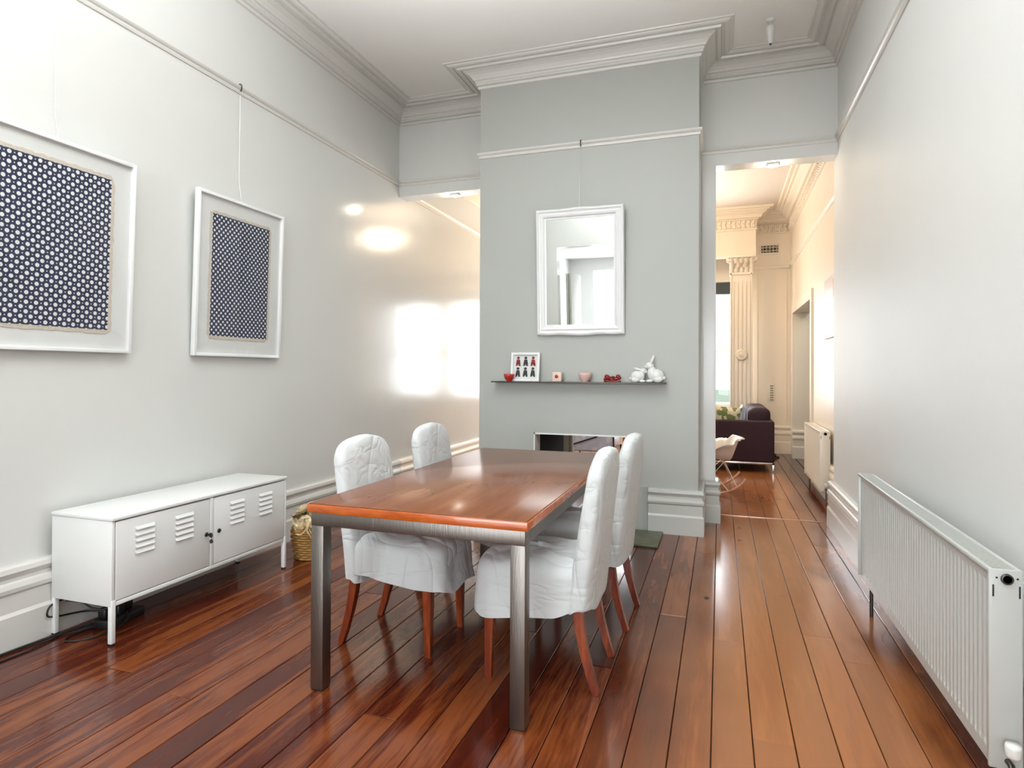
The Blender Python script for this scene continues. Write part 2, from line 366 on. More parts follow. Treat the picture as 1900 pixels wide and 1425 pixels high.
# ------------------------------------------------------------------ floor boards
fl = MB().box(XL-.1, XR2+.1, YB-.0, YW+.1, -.06, -.021).obj('floor', 'sub'); struct(fl, 'dark red-brown polished timber floor')
rnd = random.Random(3)
pitch = .136; gap = .0032
mesh_cache = {}
k = -23
while -.025+k*pitch < XR2+.02:
    x0 = -.025+k*pitch; k += 1
    if x0 < XL-.10: continue
    y = YB+rnd.uniform(-.0, 1.6)
    cuts = [YB]
    while y < YW:
        if y-cuts[-1] > .8: cuts.append(y)
        y += rnd.uniform(2.1, 4.4)
    if YW+.08-cuts[-1] < .8: cuts.pop()
    cuts.append(YW+.08)
    w = min(pitch, XR2+.04-x0) - gap
    if w < .03: break
    for a, b in zip(cuts[:-1], cuts[1:]):
        L = round(b-a, 2); key = (round(w, 3), L)
        if key not in mesh_cache:
            c = .0022
            def ring(d, z): return [(d, d, z), (w-d, d, z), (w-d, L-gap*.5-d, z), (d, L-gap*.5-d, z)]
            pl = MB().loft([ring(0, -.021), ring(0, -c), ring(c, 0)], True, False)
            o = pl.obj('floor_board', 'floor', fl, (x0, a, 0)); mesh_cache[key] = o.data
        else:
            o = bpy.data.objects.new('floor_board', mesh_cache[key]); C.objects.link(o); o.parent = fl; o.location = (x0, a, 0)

# ------------------------------------------------------------------ walls, ceilings
struct(MB().box(XL-.2, XL, YB-.2, YF, 0, HC+.1).obj('wall_left', 'wall'), 'long pale grey gloss-painted left wall')
o = MB().box(XL-.2, XL, YF, YW+.2, 0, HC+.1).obj('wall_left_far', 'wall'); struct(o, 'left wall running on into the front room')
struct(MB().box(XR, XR+.3, YB-.2, YF2, 0, HC+.1).obj('wall_right', 'wall_r'), 'pale right wall behind the radiator')
struct(MB().box(XL, XR+.3, YB-.2, YF, HC, HC+.1).obj('ceiling', 'ceil'))
struct(MB().box(XL, XR2+.3, YF2, YW+.2, HC2, HC2+.1).obj('ceiling_front_room', 'ceil2'))
# bulkheads across the two openings and the nib at the right of the chimney
b = MB().box(XL, CX0, YF, YF2, LZ, HC+.1).box(CX1, XR, YF, YF2, LZ, HC+.1).box(CX1, -.04, YF, YF2, 0, LZ).box(CX0, CX1, YF, YF2, 2.4, HC+.1)
struct(b.obj('wall_partition', 'wall'), 'bulkheads over the two openings beside the chimney breast')
# chimney breast with a see-through fireplace
FX0, FX1, FZ = -1.50, -.68, .755
b = MB().box(CX0, FX0, CY, 6.36, 0, HC-.001).box(FX1, CX1, CY, 6.36, 0, HC-.001).box(FX0, FX1, CY, 6.36, FZ, HC-.001)
ch = struct(b.obj('wall_chimney', 'chim'), 'pale green-grey chimney breast with a see-through fireplace')
b = MB(); w_ = .012
b.box(FX0-.0, FX0+.012, CY-.006, CY+.15, 0, FZ).box(FX1-.012, FX1, CY-.006, CY+.15, 0, FZ).box(FX0, FX1, CY-.006, CY+.15, FZ-.012, FZ)
b.box(FX0, FX0+.03, 6.36, 6.40, 0, FZ).box(FX1-.03, FX1, 6.36, 6.40, 0, FZ)
struct(b.obj('trim_1', 'white_metal'), 'pale lining of the fireplace opening')
b = MB().box(FX0, FX0+.010, CY+.15, 6.05, 0, FZ).box(FX1-.010, FX1, CY+.15, 6.05, 0, FZ).box(FX0, FX1, CY+.15, 6.05, FZ-.010, FZ)
struct(b.obj('trim_11', 'soot'), 'sooty dark sides of the firebox')
b = MB().box(FX0, FX0+.008, 6.05, 6.36, 0, FZ).box(FX1-.008, FX1, 6.05, 6.36, 0, FZ).box(FX0, FX1, 6.05, 6.36, FZ-.008, FZ)
struct(b.obj('trim_12', 'olive'), 'olive-grey lining at the far side of the fireplace')
# pilaster beads on the nib
b = MB().box(-.148, -.132, YF-.012, YF, .36, LZ).box(-.052, -.036, YF-.012, YF2, .36, LZ)
struct(b.obj('trim_2', 'trim'))

# skirting profile
def skirt(h=.375, s=1.0):
    q = h/.375
    return [(0, 0), (.046, 0), (.046, .150*q), (.036, .166*q), (.036, .245*q), (.030, .250*q), (.044, .256*q), (.047, .275*q), (.040, .297*q), (.030, .303*q), (.030, .318*q), (.036, .330*q), (.044, .345*q), (.040, .366*q), (.026, .375*q), (0, .375*q)]
struct(MB().sweep([(XL, YB), (XL, YF)], skirt()).obj('baseboard_left', 'trim'), 'tall moulded skirting along the left wall')
struct(MB().sweep([(XL, YF), (XL, YW)], skirt()).obj('baseboard_left_far', 'ctrim'))
struct(MB().sweep([(FX1+.14, CY), (CX1, CY), (CX1, YF), (-.04, YF), (-.04, YF2)], skirt(.35)).obj('baseboard_chimney', 'chim_trim'), 'moulded skirting wrapping the right side of the chimney breast')
struct(MB().sweep([(CX0, YF), (CX0, CY), (FX0-.14, CY)], skirt(.35)).obj('baseboard_chimney_left', 'chim_trim'))
struct(MB().sweep([(XR2, YF2+.0), (XR, YF2), (XR, YB)], skirt()).obj('baseboard_right', 'trim'), 'tall moulded skirting along the right wall')
# flat surround boards of the fireplace
b = MB().box(FX1+.02, FX1+.135, CY-.018, CY, 0, .36).box(FX0-.135, FX0-.02, CY-.018, CY, 0, .36)
for xx in (FX1+.095, FX1+.115): b.box(xx, xx+.008, CY-.026, CY-.018, 0, .352)
struct(b.obj('trim_3', 'chim'))

# cornice and picture rail of the dining room
near_path = [(XL, YB), (XL, YF), (CX0, YF), (CX0, CY), (CX1, CY), (CX1, YF), (XR, YF), (XR, YB)]
z0 = 3.765
corn = [(0, z0-.022), (.016, z0-.018), (.020, z0), (.012, z0+.006), (.030, z0+.012), (.030, z0+.022), (.038, z0+.028), (.038, z0+.046), (.052, z0+.05),
        (.058, z0+.062), (.078, z0+.084), (.108, z0+.100), (.118, z0+.101), (.118, z0+.112), (.134, z0+.113), (.134, z0+.106), (.160, z0+.106), (.166, z0+.122), (.190, z0+.122), (.190, z0+.115), (.205, z0+.113), (.222, z0+.118), (.230, z0+.127), (.250, z0+.127), (.255, HC), (0, HC)]
struct(MB().sweep(near_path, corn).obj('trim_4', 'trim'), 'moulded plaster cornice around the dining room ceiling')
rail = [(0, 3.135), (.008, 3.137), (.012, 3.15), (.010, 3.158), (.020, 3.166), (.026, 3.176), (.026, 3.184), (.018, 3.188), (.012, 3.182), (0, 3.182)]
struct(MB().sweep(near_path, rail).obj('trim_5', 'trim'), 'picture rail around the dining room')
# front room rails and cornice
rail2 = [(d, z-.06) for d, z in rail]
struct(MB().sweep([(XL, YF2), (XL, YW)], rail2).obj('trim_6', 'ctrim'))
struct(MB().sweep([(XR2, 10.6), (XR2, YF2)], [(d, z-.20) for d, z in rail]).obj('trim_7', 'ctrim'))

# ------------------------------------------------------------------ front room shell
# right wall with a doorway
DY0, DY1, DZ = 8.2, 10.08, 2.165
b = MB().box(XR2, XR2+.2, YF2, DY0, 0, HC2).box(XR2, XR2+.2, DY1, YW+.2, 0, HC2).box(XR2, XR2+.2, DY0, DY1, DZ, HC2)
struct(b.obj('wall_front_room_right', 'cream'), 'cream right wall of the front room with a doorway')
b = MB().box(XR2-.03, XR2+.21, DY1-.03, DY1, 0, DZ).box(XR2-.025, XR2, DY1, DY1+.11, 0, DZ+.03).box(XR2-.025, XR2, DY0-.11, DY0, 0, DZ+.03).box(XR2-.025, XR2-.0, DY0, DY1, DZ, DZ+.03).box(XR2-.025, XR2, DY0-.11, DY1+.11, DZ+.03, DZ+.12)
dr = struct(b.obj('door_1', 'ctrim'), 'cased doorway in the front room right wall')
struct(MB().sweep([(XR2-.03, DY1-.03), (XR2+.20, DY1-.03)], skirt(.42)).obj('baseboard_door', 'ctrim'))
struct(MB().sweep([(XR2, DY0-.12), (XR2, YF2)], skirt()).obj('baseboard_front_right', 'ctrim'))
# hall beyond
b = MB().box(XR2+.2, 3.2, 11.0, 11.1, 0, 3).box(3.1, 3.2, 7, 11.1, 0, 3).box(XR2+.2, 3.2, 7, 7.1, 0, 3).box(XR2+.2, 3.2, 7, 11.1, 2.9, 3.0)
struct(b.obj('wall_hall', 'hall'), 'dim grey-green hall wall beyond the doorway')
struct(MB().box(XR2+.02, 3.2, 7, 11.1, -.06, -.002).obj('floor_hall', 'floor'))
# far wall behind bay, with three sash windows
win = [(-1.10, .28), (-2.12, -1.24), (-3.02, -2.26)]
WZ0, WZ1 = .72, 2.78
b = MB().box(XL, XR2, YW, YW+.2, 0, WZ0).box(XL, XR2, YW, YW+.2, WZ1, HC2)
xs = sorted([XL, XR2]+[w for p in win for w in p])
for a, c in ((XL, -3.02), (-2.26, -2.12), (-1.24, -1.10), (.28, XR2)): b.box(a, c, YW, YW+.2, WZ0, WZ1)
struct(b.obj('wall_back', 'cream'), 'cream bay wall with tall sash windows')
for i, (a, c) in enumerate(win):
    wn = thing('window_%d' % (i+1), '', '', (0, 0, 0)); del wn['label']; del wn['category']; struct(wn, ['sash window beside the fluted pilaster', 'middle sash window of the bay', 'leftmost sash window of the bay'][i])
    t = .055
    for nm, q in (('window_frame', MB().box(a, a+t, YW+.03, YW+.12, WZ0, WZ1).box(c-t, c, YW+.03, YW+.12, WZ0, WZ1).box(a, c, YW+.03, YW+.12, WZ1-t, WZ1).box(a, c, YW+.03, YW+.12, WZ0, WZ0+t)),
                  ('meeting_rail', MB().box(a, c, YW+.04, YW+.10, 1.60, 1.65)), ('window_sill', MB().box(a-.05, c+.05, YW-.07, YW+.05, WZ0-.04, WZ0))):
        q.obj(nm, 'white_wood', wn)
    MB().box(a+t, c-t, YW+.07, YW+.076, WZ0+t, 1.60).obj('pane', 'glass', wn); MB().box(a+t, c-t, YW+.07, YW+.076, 1.65, WZ1-t).obj('pane', 'glass', wn)
    MB().box(a+.02, c-.02, YW-.01, YW+.025, WZ1-.20, WZ1-.01).obj('blind', 'curtain', wn)
# entablature beam and recess wall
BX = .52
b = MB().box(XL, BX, 10.2, 10.42, 3.09, HC2)
struct(b.obj('wall_beam', 'cream'), 'cream entablature above the fluted pilaster')
b = MB().box(.44, XR2, 10.6, YW, 0, HC2)
struct(b.obj('wall_recess', 'cream'), 'cream recessed wall right of the pilaster')
struct(MB().sweep([(.5, 10.6), (XR2, 10.6)], skirt(.44)).obj('baseboard_recess', 'ctrim'))
b = MB()
b.box(.56, .565, 10.588, 10.6, .5, 2.93).box(.99, .995, 10.588, 10.6, .5, 2.93).box(.52, 1.03, 10.58, 10.6, 2.93, 2.955)
struct(b.obj('trim_8', 'ctrim'))
# front room cornice: coves, plus a leaf band
c0 = 3.50
corn2 = [(0, c0-.02), (.02, c0-.015), (.02, c0), (.012, c0+.01), (.012, c0+.135), (.03, c0+.14), (.04, c0+.155), (.07, c0+.16), (.09, c0+.20), (.14, c0+.235), (.15, c0+.25), (.18, c0+.25), (.19, c0+.27), (.23, c0+.272), (.24, HC2), (0, HC2)]
fpath = [(XL, YF2), (XL, 10.2), (BX, 10.2), (BX, 10.6), (XR2, 10.6), (XR2, YF2)]
struct(MB().sweep(fpath, corn2).obj('trim_9', 'ctrim'), 'deep moulded cornice of the front room')
leaf = MB()
def leafband(p0, p1, nrmx, nrmy, n):
    for i in range(n):
        t = (i+.5)/n; x = p0[0]+(p1[0]-p0[0])*t; y = p0[1]+(p1[1]-p0[1])*t
        dx = (p1[0]-p0[0])/n*.36; dy = (p1[1]-p0[1])/n*.36
        for zc, s in ((c0+.10, 1), (c0+.035, -1)):
            pts = [(x-dx*1.1, y-dy*1.1, zc+.032*s), (x+dx*1.1, y+dy*1.1, zc+.032*s), (x+dx*.5, y+dy*.5, zc-.034*s), (x-dx*.5, y-dy*.5, zc-.034*s)]
            f = [(a+nrmx*.012, c+nrmy*.012, z) for a, c, z in pts]; g = [(a+nrmx*.040, c+nrmy*.040, z+.004) for a, c, z in [(x+(a-x)*.6, y+(c-y)*.6, zc+(z-zc)*.6) for a, c, z in pts]]
            leaf.loft([f, g], True, False)
leafband((-.6, 10.2), (BX, 10.2), 0, -1, 16); leafband((BX, 10.6), (XR2-.04, 10.6), 0, -1, 8); leafband((XR2, 10.5), (XR2, 6.3), -1, 0, 56)
o = leaf.obj('trim_10', 'ctrim'); struct(o, 'moulded leaf band under the front room cornice')
# fluted pilaster with capital
pt = thing('pilaster', 'cream fluted pilaster with leafy capital beside the far window', 'pilaster')
b = MB().box(.15, .475, 10.22, 10.44, .45, 2.82)
for i in range(5): b.box(.175+i*.06, .175+i*.06+.026, 10.205, 10.22, .62, 2.7)
for kx in (.16, .46): b.box(kx-.012, kx+.008, 10.2, 10.22, .45, 2.82)
b.obj('shaft', 'ctrim', pt)
b = MB(); b.lathe([(.085, 0), (.09, .006), (.075, .018), (.055, .012), (.035, .02), (.001, .026)], (0, 0, 0), 24, 0, 'y')
o = b.obj('rosette', 'ctrim', pt); o.location = (.315, 10.205, 1.55); o.rotation_euler = (0, 0, PI)
b = MB().bbox(.12, .505, 10.17, 10.45, 0, .22, .01).bbox(.13, .495, 10.18, 10.45, .22, .40, .02).bbox(.14, .485, 10.19, 10.45, .40, .46, .015)
b.obj('base', 'ctrim', pt)
b = MB()
b.box(.14, .485, 10.20, 10.44, 2.80, 2.84)
for row, (zz, nn, out) in enumerate(((2.86, 5, .03), (2.93, 4, .05), (3.0, 5, .075))):
    for i in range(nn):
        x = .17+(.29*i/(nn-1)); 
        b.loft([[(x-.035, 10.21, zz-.045), (x+.035, 10.21, zz-.045), (x+.03, 10.24, zz-.045), (x-.03, 10.24, zz-.045)],
                [(x-.038, 10.20-out*.5, zz), (x+.038, 10.20-out*.5, zz), (x+.03, 10.24, zz), (x-.03, 10.24, zz)],
                [(x-.018, 10.18-out, zz+.045), (x+.018, 10.18-out, zz+.045), (x+.015, 10.21-out, zz+.05), (x-.015, 10.21-out, zz+.05)]], True, True)
for sx in (.13, .50): b.lathe([(.001, -.03), (.045, -.03), (.045, .03), (.001, .03)], (sx, 10.19, 3.03), 14, 0, 'y')
b.bbox(.11, .52, 10.13, 10.44, 3.055, 3.09, .006)
b.obj('capital', 'ctrim', pt)

# ------------------------------------------------------------------ rooms behind the camera (seen in the mirror)
OX0, OX1, OZ = -2.74, .60, 2.85
b = MB().box(XL, OX0, YB-.2, YB, 0, HC).box(OX1, XR, YB-.2, YB, 0, HC).box(OX0, OX1, YB-.2, YB, OZ, HC)
struct(b.obj('wall_rear', 'wall'), 'rear wall with a wide opening to the kitchen')
b = MB().box(-4.2, -4.0, -7.2, YB-.2, 0, 3.2).box(2.0, 2.2, -7.2, YB-.2, 0, 3.2).box(-4.0, XL-.2, YB-.22, YB-.2, 0, 3.2).box(XR, 2.0, YB-.22, YB-.2, 0, 3.2)
b.box(-4.0, 2.0, -7.2, -7.1, 0, .3).box(-4.0, 2.0, -7.2, -7.1, 2.75, 3.2).box(-4, -3.3, -7.2, -7.1, .3, 2.75).box(1.3, 2, -7.2, -7.1, .3, 2.75)
struct(b.obj('wall_kitchen', 'kit'), 'white kitchen walls')
struct(MB().box(-4.0, 2.0, -7.2, YB-.2, 3.10, 3.2).obj('ceiling_kitchen', 'kit'))
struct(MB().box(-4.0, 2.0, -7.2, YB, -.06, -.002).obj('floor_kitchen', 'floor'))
dd = thing('folding_door', 'grey folded door standing open at the rear opening, seen in the mirror', 'door', (-2.62, -1.35, 0))
MB().bbox(-.025, .02, -.42, .42, .01, 2.4, .004).obj('door_leaf', 'hall', dd); MB().bbox(.03, .07, -.42, .42, .01, 2.4, .004).obj('door_leaf', 'hall', dd)
wn = bpy.data.objects.new('window_4', None); C.objects.link(wn); struct(wn, 'garden glazing of the kitchen')
b = MB()
for xx in (-3.3, -2.16, -1.02, .12, 1.25): b.box(xx, xx+.05, -7.19, -7.11, .3, 2.75)
b.box(-3.3, 1.3, -7.19, -7.11, 2.1, 2.15); b.obj('window_frame', 'dark_metal', wn)
for xx in (-3.25, -2.11, -.97, .17): MB().box(xx, xx+1.08, -7.15, -7.145, .3, 2.75).obj('pane', 'glass', wn)
o = MB().bbox(-3.95, -3.5, -4.6, -2.6, 1.5, 2.4, .008).obj('kitchen_cabinet', 'white_wood'); tag(o, 'white kitchen wall cabinet against the kitchen side wall', 'cabinet')
o = MB().bbox(-3.95, -3.35, -5.6, -2.3, .0, .9, .008).obj('kitchen_bench', 'white_wood'); tag(o, 'white kitchen bench along the kitchen side wall behind the camera', 'bench')
struct(MB().box(-30, 30, 11.1, 60, -.35, -.3).obj('ground', 'grass')); struct(MB().box(-30, 30, -60, -7.25, -.35, -.3).obj('ground_rear', 'grass'))
#==PART2==

# ------------------------------------------------------------------ dining table
def dining_table():
    t = thing('dining_table', 'long dining table with polished reddish wood top on square brushed steel legs', 'table', (-1.096, 3.02, 0))
    hx, hy, zt = .459, .955, .745
    MB().bbox(-hx+.004, hx-.004, -hy+.004, hy-.004, zt-.006, zt, .002).obj('table_top', 'table', t)
    e = MB().bbox(-hx, hx, -hy, hy, zt-.036, zt-.004, .0025); e.obj('edge_band', 'edge', t)['label'] = 'orange-brown timber edge of the table top'
    w = .056; lx, ly = hx-.012, hy-.012
    for sx in (-1, 1):
        for sy in (-1, 1):
            x0, x1 = sorted((sx*lx, sx*(lx-w))); y0, y1 = sorted((sy*ly, sy*(ly-w)))
            l = MB().bbox(x0, x1, y0, y1, .006, zt-.090, .002).obj('leg', 'steel', t)
            MB().box(x0+.003, x1-.003, y0+.003, y1-.003, 0, .007).obj('foot_pad', 'black', l)
    for sy in (-1, 1):
        y0, y1 = sorted((sy*ly, sy*(ly-w))); MB().bbox(-lx, lx, y0, y1, zt-.090, zt-.037, .002).obj('rail', 'steel', t)
    for sx in (-1, 1):
        x0, x1 = sorted((sx*lx, sx*(lx-w))); MB().bbox(x0, x1, -ly+w, ly-w, zt-.090, zt-.037, .002).obj('rail', 'steel', t)
dining_table()

# ------------------------------------------------------------------ slip-covered chairs
def sup(xc, yc, a, b, z, n=56, e=3.2):
    out = []
    for k in range(n):
        t = 2*PI*k/n; c, s_ = math.cos(t), math.sin(t)
        out.append(Vector((xc+a*math.copysign(abs(c)**(2/e), c), yc+b*math.copysign(abs(s_)**(2/e), s_), z)))
    return out
def chair(label, loc, rz, seed, hem_front=.27, hem_back=.31, wide=.222, crease=1.0):
    t = thing('dining_chair', label, 'chair', loc, rz, 'white slipcovered chairs around the dining table')
    R = random.Random(seed); off = Vector((seed*3.7, seed*1.3, seed*2.1))
    mb = MB()
    def fold(p, amt, fz):
        q = Vector((p.x*6, p.y*6, p.z*fz))+off
        n1 = noise.noise(q); n2 = noise.noise(q*2.3+Vector((5, 1, 2)))
        r = 1-abs(noise.noise(Vector((p.x*3+p.z*2.2, p.y*5-p.z*2.4, p.z*2))+off*1.7))*2.4
        return amt*(n1*.8+n2*.45+max(0, r)*.35*crease)
    # back
    rings = []; zs = [.0, .03, .08, .15, .24, .34, .44, .54, .64, .72, .79, .85, .895, .93, .957, .978, .992, 1.0]
    top = .955
    for u in zs:
        z = .305+(top-.305)*u
        lean = -.150-.13*max(0, (z-.30))
        tk = .058-.018*u
        wd = wide*(1.0-.02*(1-u)) if u < .6 else wide
        r_ = 1.0
        if u > .84:
            q = (u-.84)/.16; r_ = math.sqrt(max(0.0, 1-q**3.2))
        zz = z
        ring = sup(lean-.005, 0, max(.004, tk*(r_**.55 if u > .8 else 1)), max(.05, wd*(r_**.36)), zz, 56, 3.4 if u < .9 else 2.6)
        new = []
        for p in ring:
            # crown of the back rises in the middle, shoulders drop
            p = p.copy()
            if u > .6: p.z -= .034*(abs(p.y)/wide)**2*(u-.6)/.4
            c = Vector((lean, 0, z)); d = (p-c); d.z = 0
            if d.length > 1e-4: d.normalize()
            amt = .013*(1.1-u*.6); p += d*fold(p, amt, 2.0)
            if u == 0: p.z += .035*noise.noise(Vector((p.x*5, p.y*7, 3))+off)+(.02 if p.x < lean else 0)
            new.append(p)
        rings.append(new)
    mb.loft(rings, True, True)
    # seat skirt and crown
    rings = []; lv = [0, .12, .28, .46, .64, .80, .90, .96, 1.0]
    for i, u in enumerate(lv):
        grow = 1.0+.035*(1-u); rr = 1 if u < .8 else 1-.10*((u-.8)/.2)**2
        a = .245*grow*rr; b = (.226)*grow*rr
        ring = sup(.052+.010*(1-u), 0, a, b, 0, 56, 4.2); new = []
        for p in ring:
            fx = (p.x+.2)/.5; hem = hem_back+(hem_front-hem_back)*max(0, min(1, fx))
            hem += .022*noise.noise(Vector((p.x*9, p.y*9, 1))+off)+ (.014*math.cos(p.y*26) if abs(p.y) < .2 and p.x > .2 else 0)
            zt = .492; p.z = hem+(zt-hem)*u
            d = Vector((p.x-.05, p.y, 0)).normalized(); p.x *= 1-.06*abs(p.y/.23)**2*(1 if p.x > 0 else 0)
            p += d*fold(p, .034*(1.12-u), 1.5); 
            if u > .75: p.z += .007*noise.noise(p*14+off)
            new.append(p)
        rings.append(new)
    for q in (.86, .66, .44, .22, .05):
        new = []
        for p in rings[8 if False else len(lv)-1]:
            c = Vector((.052, 0, 0)); pp = Vector((c.x+(p.x-c.x)*q, p.y*q, .496+.018*(1-q*q)))
            pp.z += .016*max(0, 1-abs(noise.noise(Vector((pp.x*4+pp.y*3, pp.y*13, 0))+off))*3)*crease+.004*noise.noise(pp*20+off)
            new.append(pp)
        rings.append(new)
    # drop the bottom cap so the skirt is open over the legs
    mb.loft(rings, False, True); mb.add(rings[-1], [tuple(range(56))], True)
    o = mb.obj('slipcover', 'cloth', t, fix=True)
    md = o.modifiers.new('s', 'SUBSURF'); md.levels = 1; md.render_levels = 1
    MB().bbox(-.14, .225, -.175, .175, .37, .43, .01).obj('seat_frame', 'leg', t)
    for sy in (-1, 1):
        fr = MB(); fr.tube([(.212, sy*.170, .42), (.216, sy*.174, .25), (.220, sy*.178, .0)], [.020, .019, .0135], square=True)
        fr.obj('front_leg', 'leg', t)
        pts = [(-.150, .42), (-.155, .34), (-.166, .25), (-.184, .16), (-.206, .08), (-.232, 0)]
        MB().tube([(x, sy*.176, z) for x, z in pts], [.019, .019, .018, .0165, .015, .0135], square=True).obj('rear_leg', 'leg', t)
    return t
chair('white slipcovered chair nearest the camera on the right of the table', (-.690, 2.590, 0), PI, 2, .262, .33)
chair('white slipcovered chair at the far right of the table, partly behind the nearer one', (-.662, 3.245, 0), PI-.03, 5, .30, .44)
chair('white slipcovered chair left of the table, beside the steel leg', (-1.445, 2.665, 0), 0, 8, .30, .355)
chair('white slipcovered chair at the far left of the table near the wall', (-1.455, 3.445, 0), .04, 11, .30, .35, .238)

# ------------------------------------------------------------------ locker cabinet
def locker():
    x0, x1, y0, y1, zb, zt = -3.035, -2.645, 2.100, 3.306, .178, .590
    t = thing('locker_cabinet', 'low white metal two-door locker cabinet with louvres and thin legs', 'cabinet', (0, 0, 0))
    t.location = ((x0+x1)/2, (y0+y1)/2, 0); L = Vector(t.location)
    X0, X1, Y0, Y1 = x0-L.x, x1-L.x, y0-L.y, y1-L.y
    b = MB(); th = .018
    b.bbox(X0, X1-.002, Y0, Y0+th, zb, zt-.018, .003).bbox(X0, X1-.002, Y1-th, Y1, zb, zt-.018, .003).box(X0, X0+.01, Y0+th, Y1-th, zb, zt-.018).bbox(X0, X1-.002, Y0+th, Y1-th, zb, zb+.02, .002)
    b.bbox(X1-.03, X1, Y0+.578, Y0+.600, zb+.02, zt-.02, .001)
    b.obj('body', 'white_metal', t)
    MB().bbox(X0-.002, X1+.004, Y0-.003, Y1+.003, zt-.018, zt, .004).obj('top', 'white_metal', t)
    for (a, c, vs, lock) in ((Y0+.022, Y0+.574, ((.111, .234), (.34, .471)), Y0+.552), (Y0+.604, Y1-.022, ((.713, .84), (.946, 1.075)), Y0+.640)):
        d = MB(); xf = X1-.004
        d.bbox(xf-.018, xf+.003, a, c, zb+.024, zt-.024, .0025)
        dr = d.obj('door', 'white_metal', t)
        for (v0, v1) in vs:
            for i in range(5):
                z = .515-i*.0285; l = MB(); n = 7; pr = []
                for q in range(n):
                    an = PI*q/(n-1)*.5; pr.append((.010*math.sin(an), .014*math.cos(an)))
                ya, yb = Y0+v0, Y0+v1
                r1 = [(xf+.003, ya+.006, z+.007), (xf+.012, ya+.012, z-.008), (xf+.003, ya+.012, z-.009)]
                r2 = [(xf+.003, yb-.006, z+.007), (xf+.012, yb-.012, z-.008), (xf+.003, yb-.012, z-.009)]
                l.loft([r1, r2], True, False); l.obj('louvre', 'white_metal', dr)
        lk = MB().lathe([(.001, .003), (.012, .003), (.012, .006), (.009, .009), (.001, .009)], (xf, lock, .378), 16, 0, 'x').obj('lock', 'black', dr)
        if lock < Y0+.6:
            k = MB(); k.bbox(xf+.008, xf+.030, lock-.002, lock+.001, .371, .383, .0008)
            k.lathe([(.004, -.0015), (.013, -.0015), (.013, .0015), (.004, .0015)], (xf+.034, lock, .377), 14, 0, 'y')
            k.tube([(xf+.036, lock, .366), (xf+.038, lock+.004, .355), (xf+.032, lock+.006, .350)], .0016, 6)
            k.lathe([(.001, -.002), (.011, -.002), (.011, .002), (.001, .002)], (xf+.030, lock+.007, .341), 14, 0, 'y')
            k.obj('key', 'black', dr)
    for xx in (X0+.012, X1-.012):
        for yy in (Y0+.012, Y1-.012):
            l = MB().bbox(xx-.0115, xx+.0115, yy-.0115, yy+.0115, .008, zb+.03, .003).obj('leg', 'white_metal', t)
            MB().bbox(xx-.011, xx+.011, yy-.011, yy+.011, 0, .009, .001).obj('foot_cap', 'black', l)
locker()
# power board and cables beneath
t = thing('power_board', 'black power board with plugs on the floor beneath the white locker cabinet', 'power board', (-2.88, 2.36, 0), .1); PBOARD = t
MB().bbox(-.05, .05, -.14, .08, .0, .045, .008).obj('body', 'black', t)
for i, (x, y) in enumerate(((-.01, -.105), (.01, -.045), (-.008, .02))): MB().bbox(x-.025, x+.022, y-.022, y+.022, .045, .095, .008).obj('plug', 'black', t)
def cord(name, label, pts, r=.0045, par=None):
    if par: pts = [par.rotation_euler.to_matrix().transposed() @ (Vector(p)-par.location) for p in pts]
    P = [Vector(p) for p in pts]; out = []
    for i in range(len(P)-1):
        p0, p1, p2, p3 = P[max(i-1, 0)], P[i], P[i+1], P[min(i+2, len(P)-1)]
        for s in range(6):
            u = s/6; out.append(.5*((2*p1)+(-p0+p2)*u+(2*p0-5*p1+4*p2-p3)*u*u+(-p0+3*p1-3*p2+p3)*u**3))
    out.append(P[-1]); o = MB().tube(out, r, 7).obj(name, 'black', par)
    if par: return o
    return tag(o, label, 'cord')
cord('power_cord', 'black cord running along the floor beside the left skirting', [(-3.018, 1.2, .006), (-3.015, 1.6, .006), (-3.01, 1.9, .007), (-2.99, 2.08, .008), (-2.955, 2.20, .012), (-2.91, 2.28, .02)], .006, par=PBOARD)
cord('power_cord', 'second thinner black cord sweeping out from the left skirting', [(-2.99, 1.3, .004), (-2.96, 1.7, .004), (-2.95, 1.95, .005), (-2.975, 2.12, .008), (-2.93, 2.25, .015)], .004, par=PBOARD)
cord('power_cord', 'black cord looping past the rear leg of the locker cabinet', [(-3.028, 2.24, .152), (-3.028, 2.11, .150), (-3.020, 2.072, .115), (-3.028, 2.105, .085), (-3.02, 2.25, .06), (-2.95, 2.30, .05)], .0045, par=PBOARD)
cord('power_cord', 'black cord hanging in a dip below the locker cabinet', [(-3.02, 2.16, .145), (-2.96, 2.19, .135), (-2.90, 2.21, .105), (-2.85, 2.24, .10), (-2.80, 2.28, .15), (-2.78, 2.33, .176)], .0045, par=PBOARD)
cord('power_cord', 'black cord lying in a flat loop in front of the power board', [(-2.88, 2.28, .01), (-2.93, 2.16, .005), (-2.90, 2.07, .005), (-2.83, 2.10, .005), (-2.79, 2.18, .006), (-2.80, 2.30, .02), (-2.84, 2.34, .05)], .004, par=PBOARD)

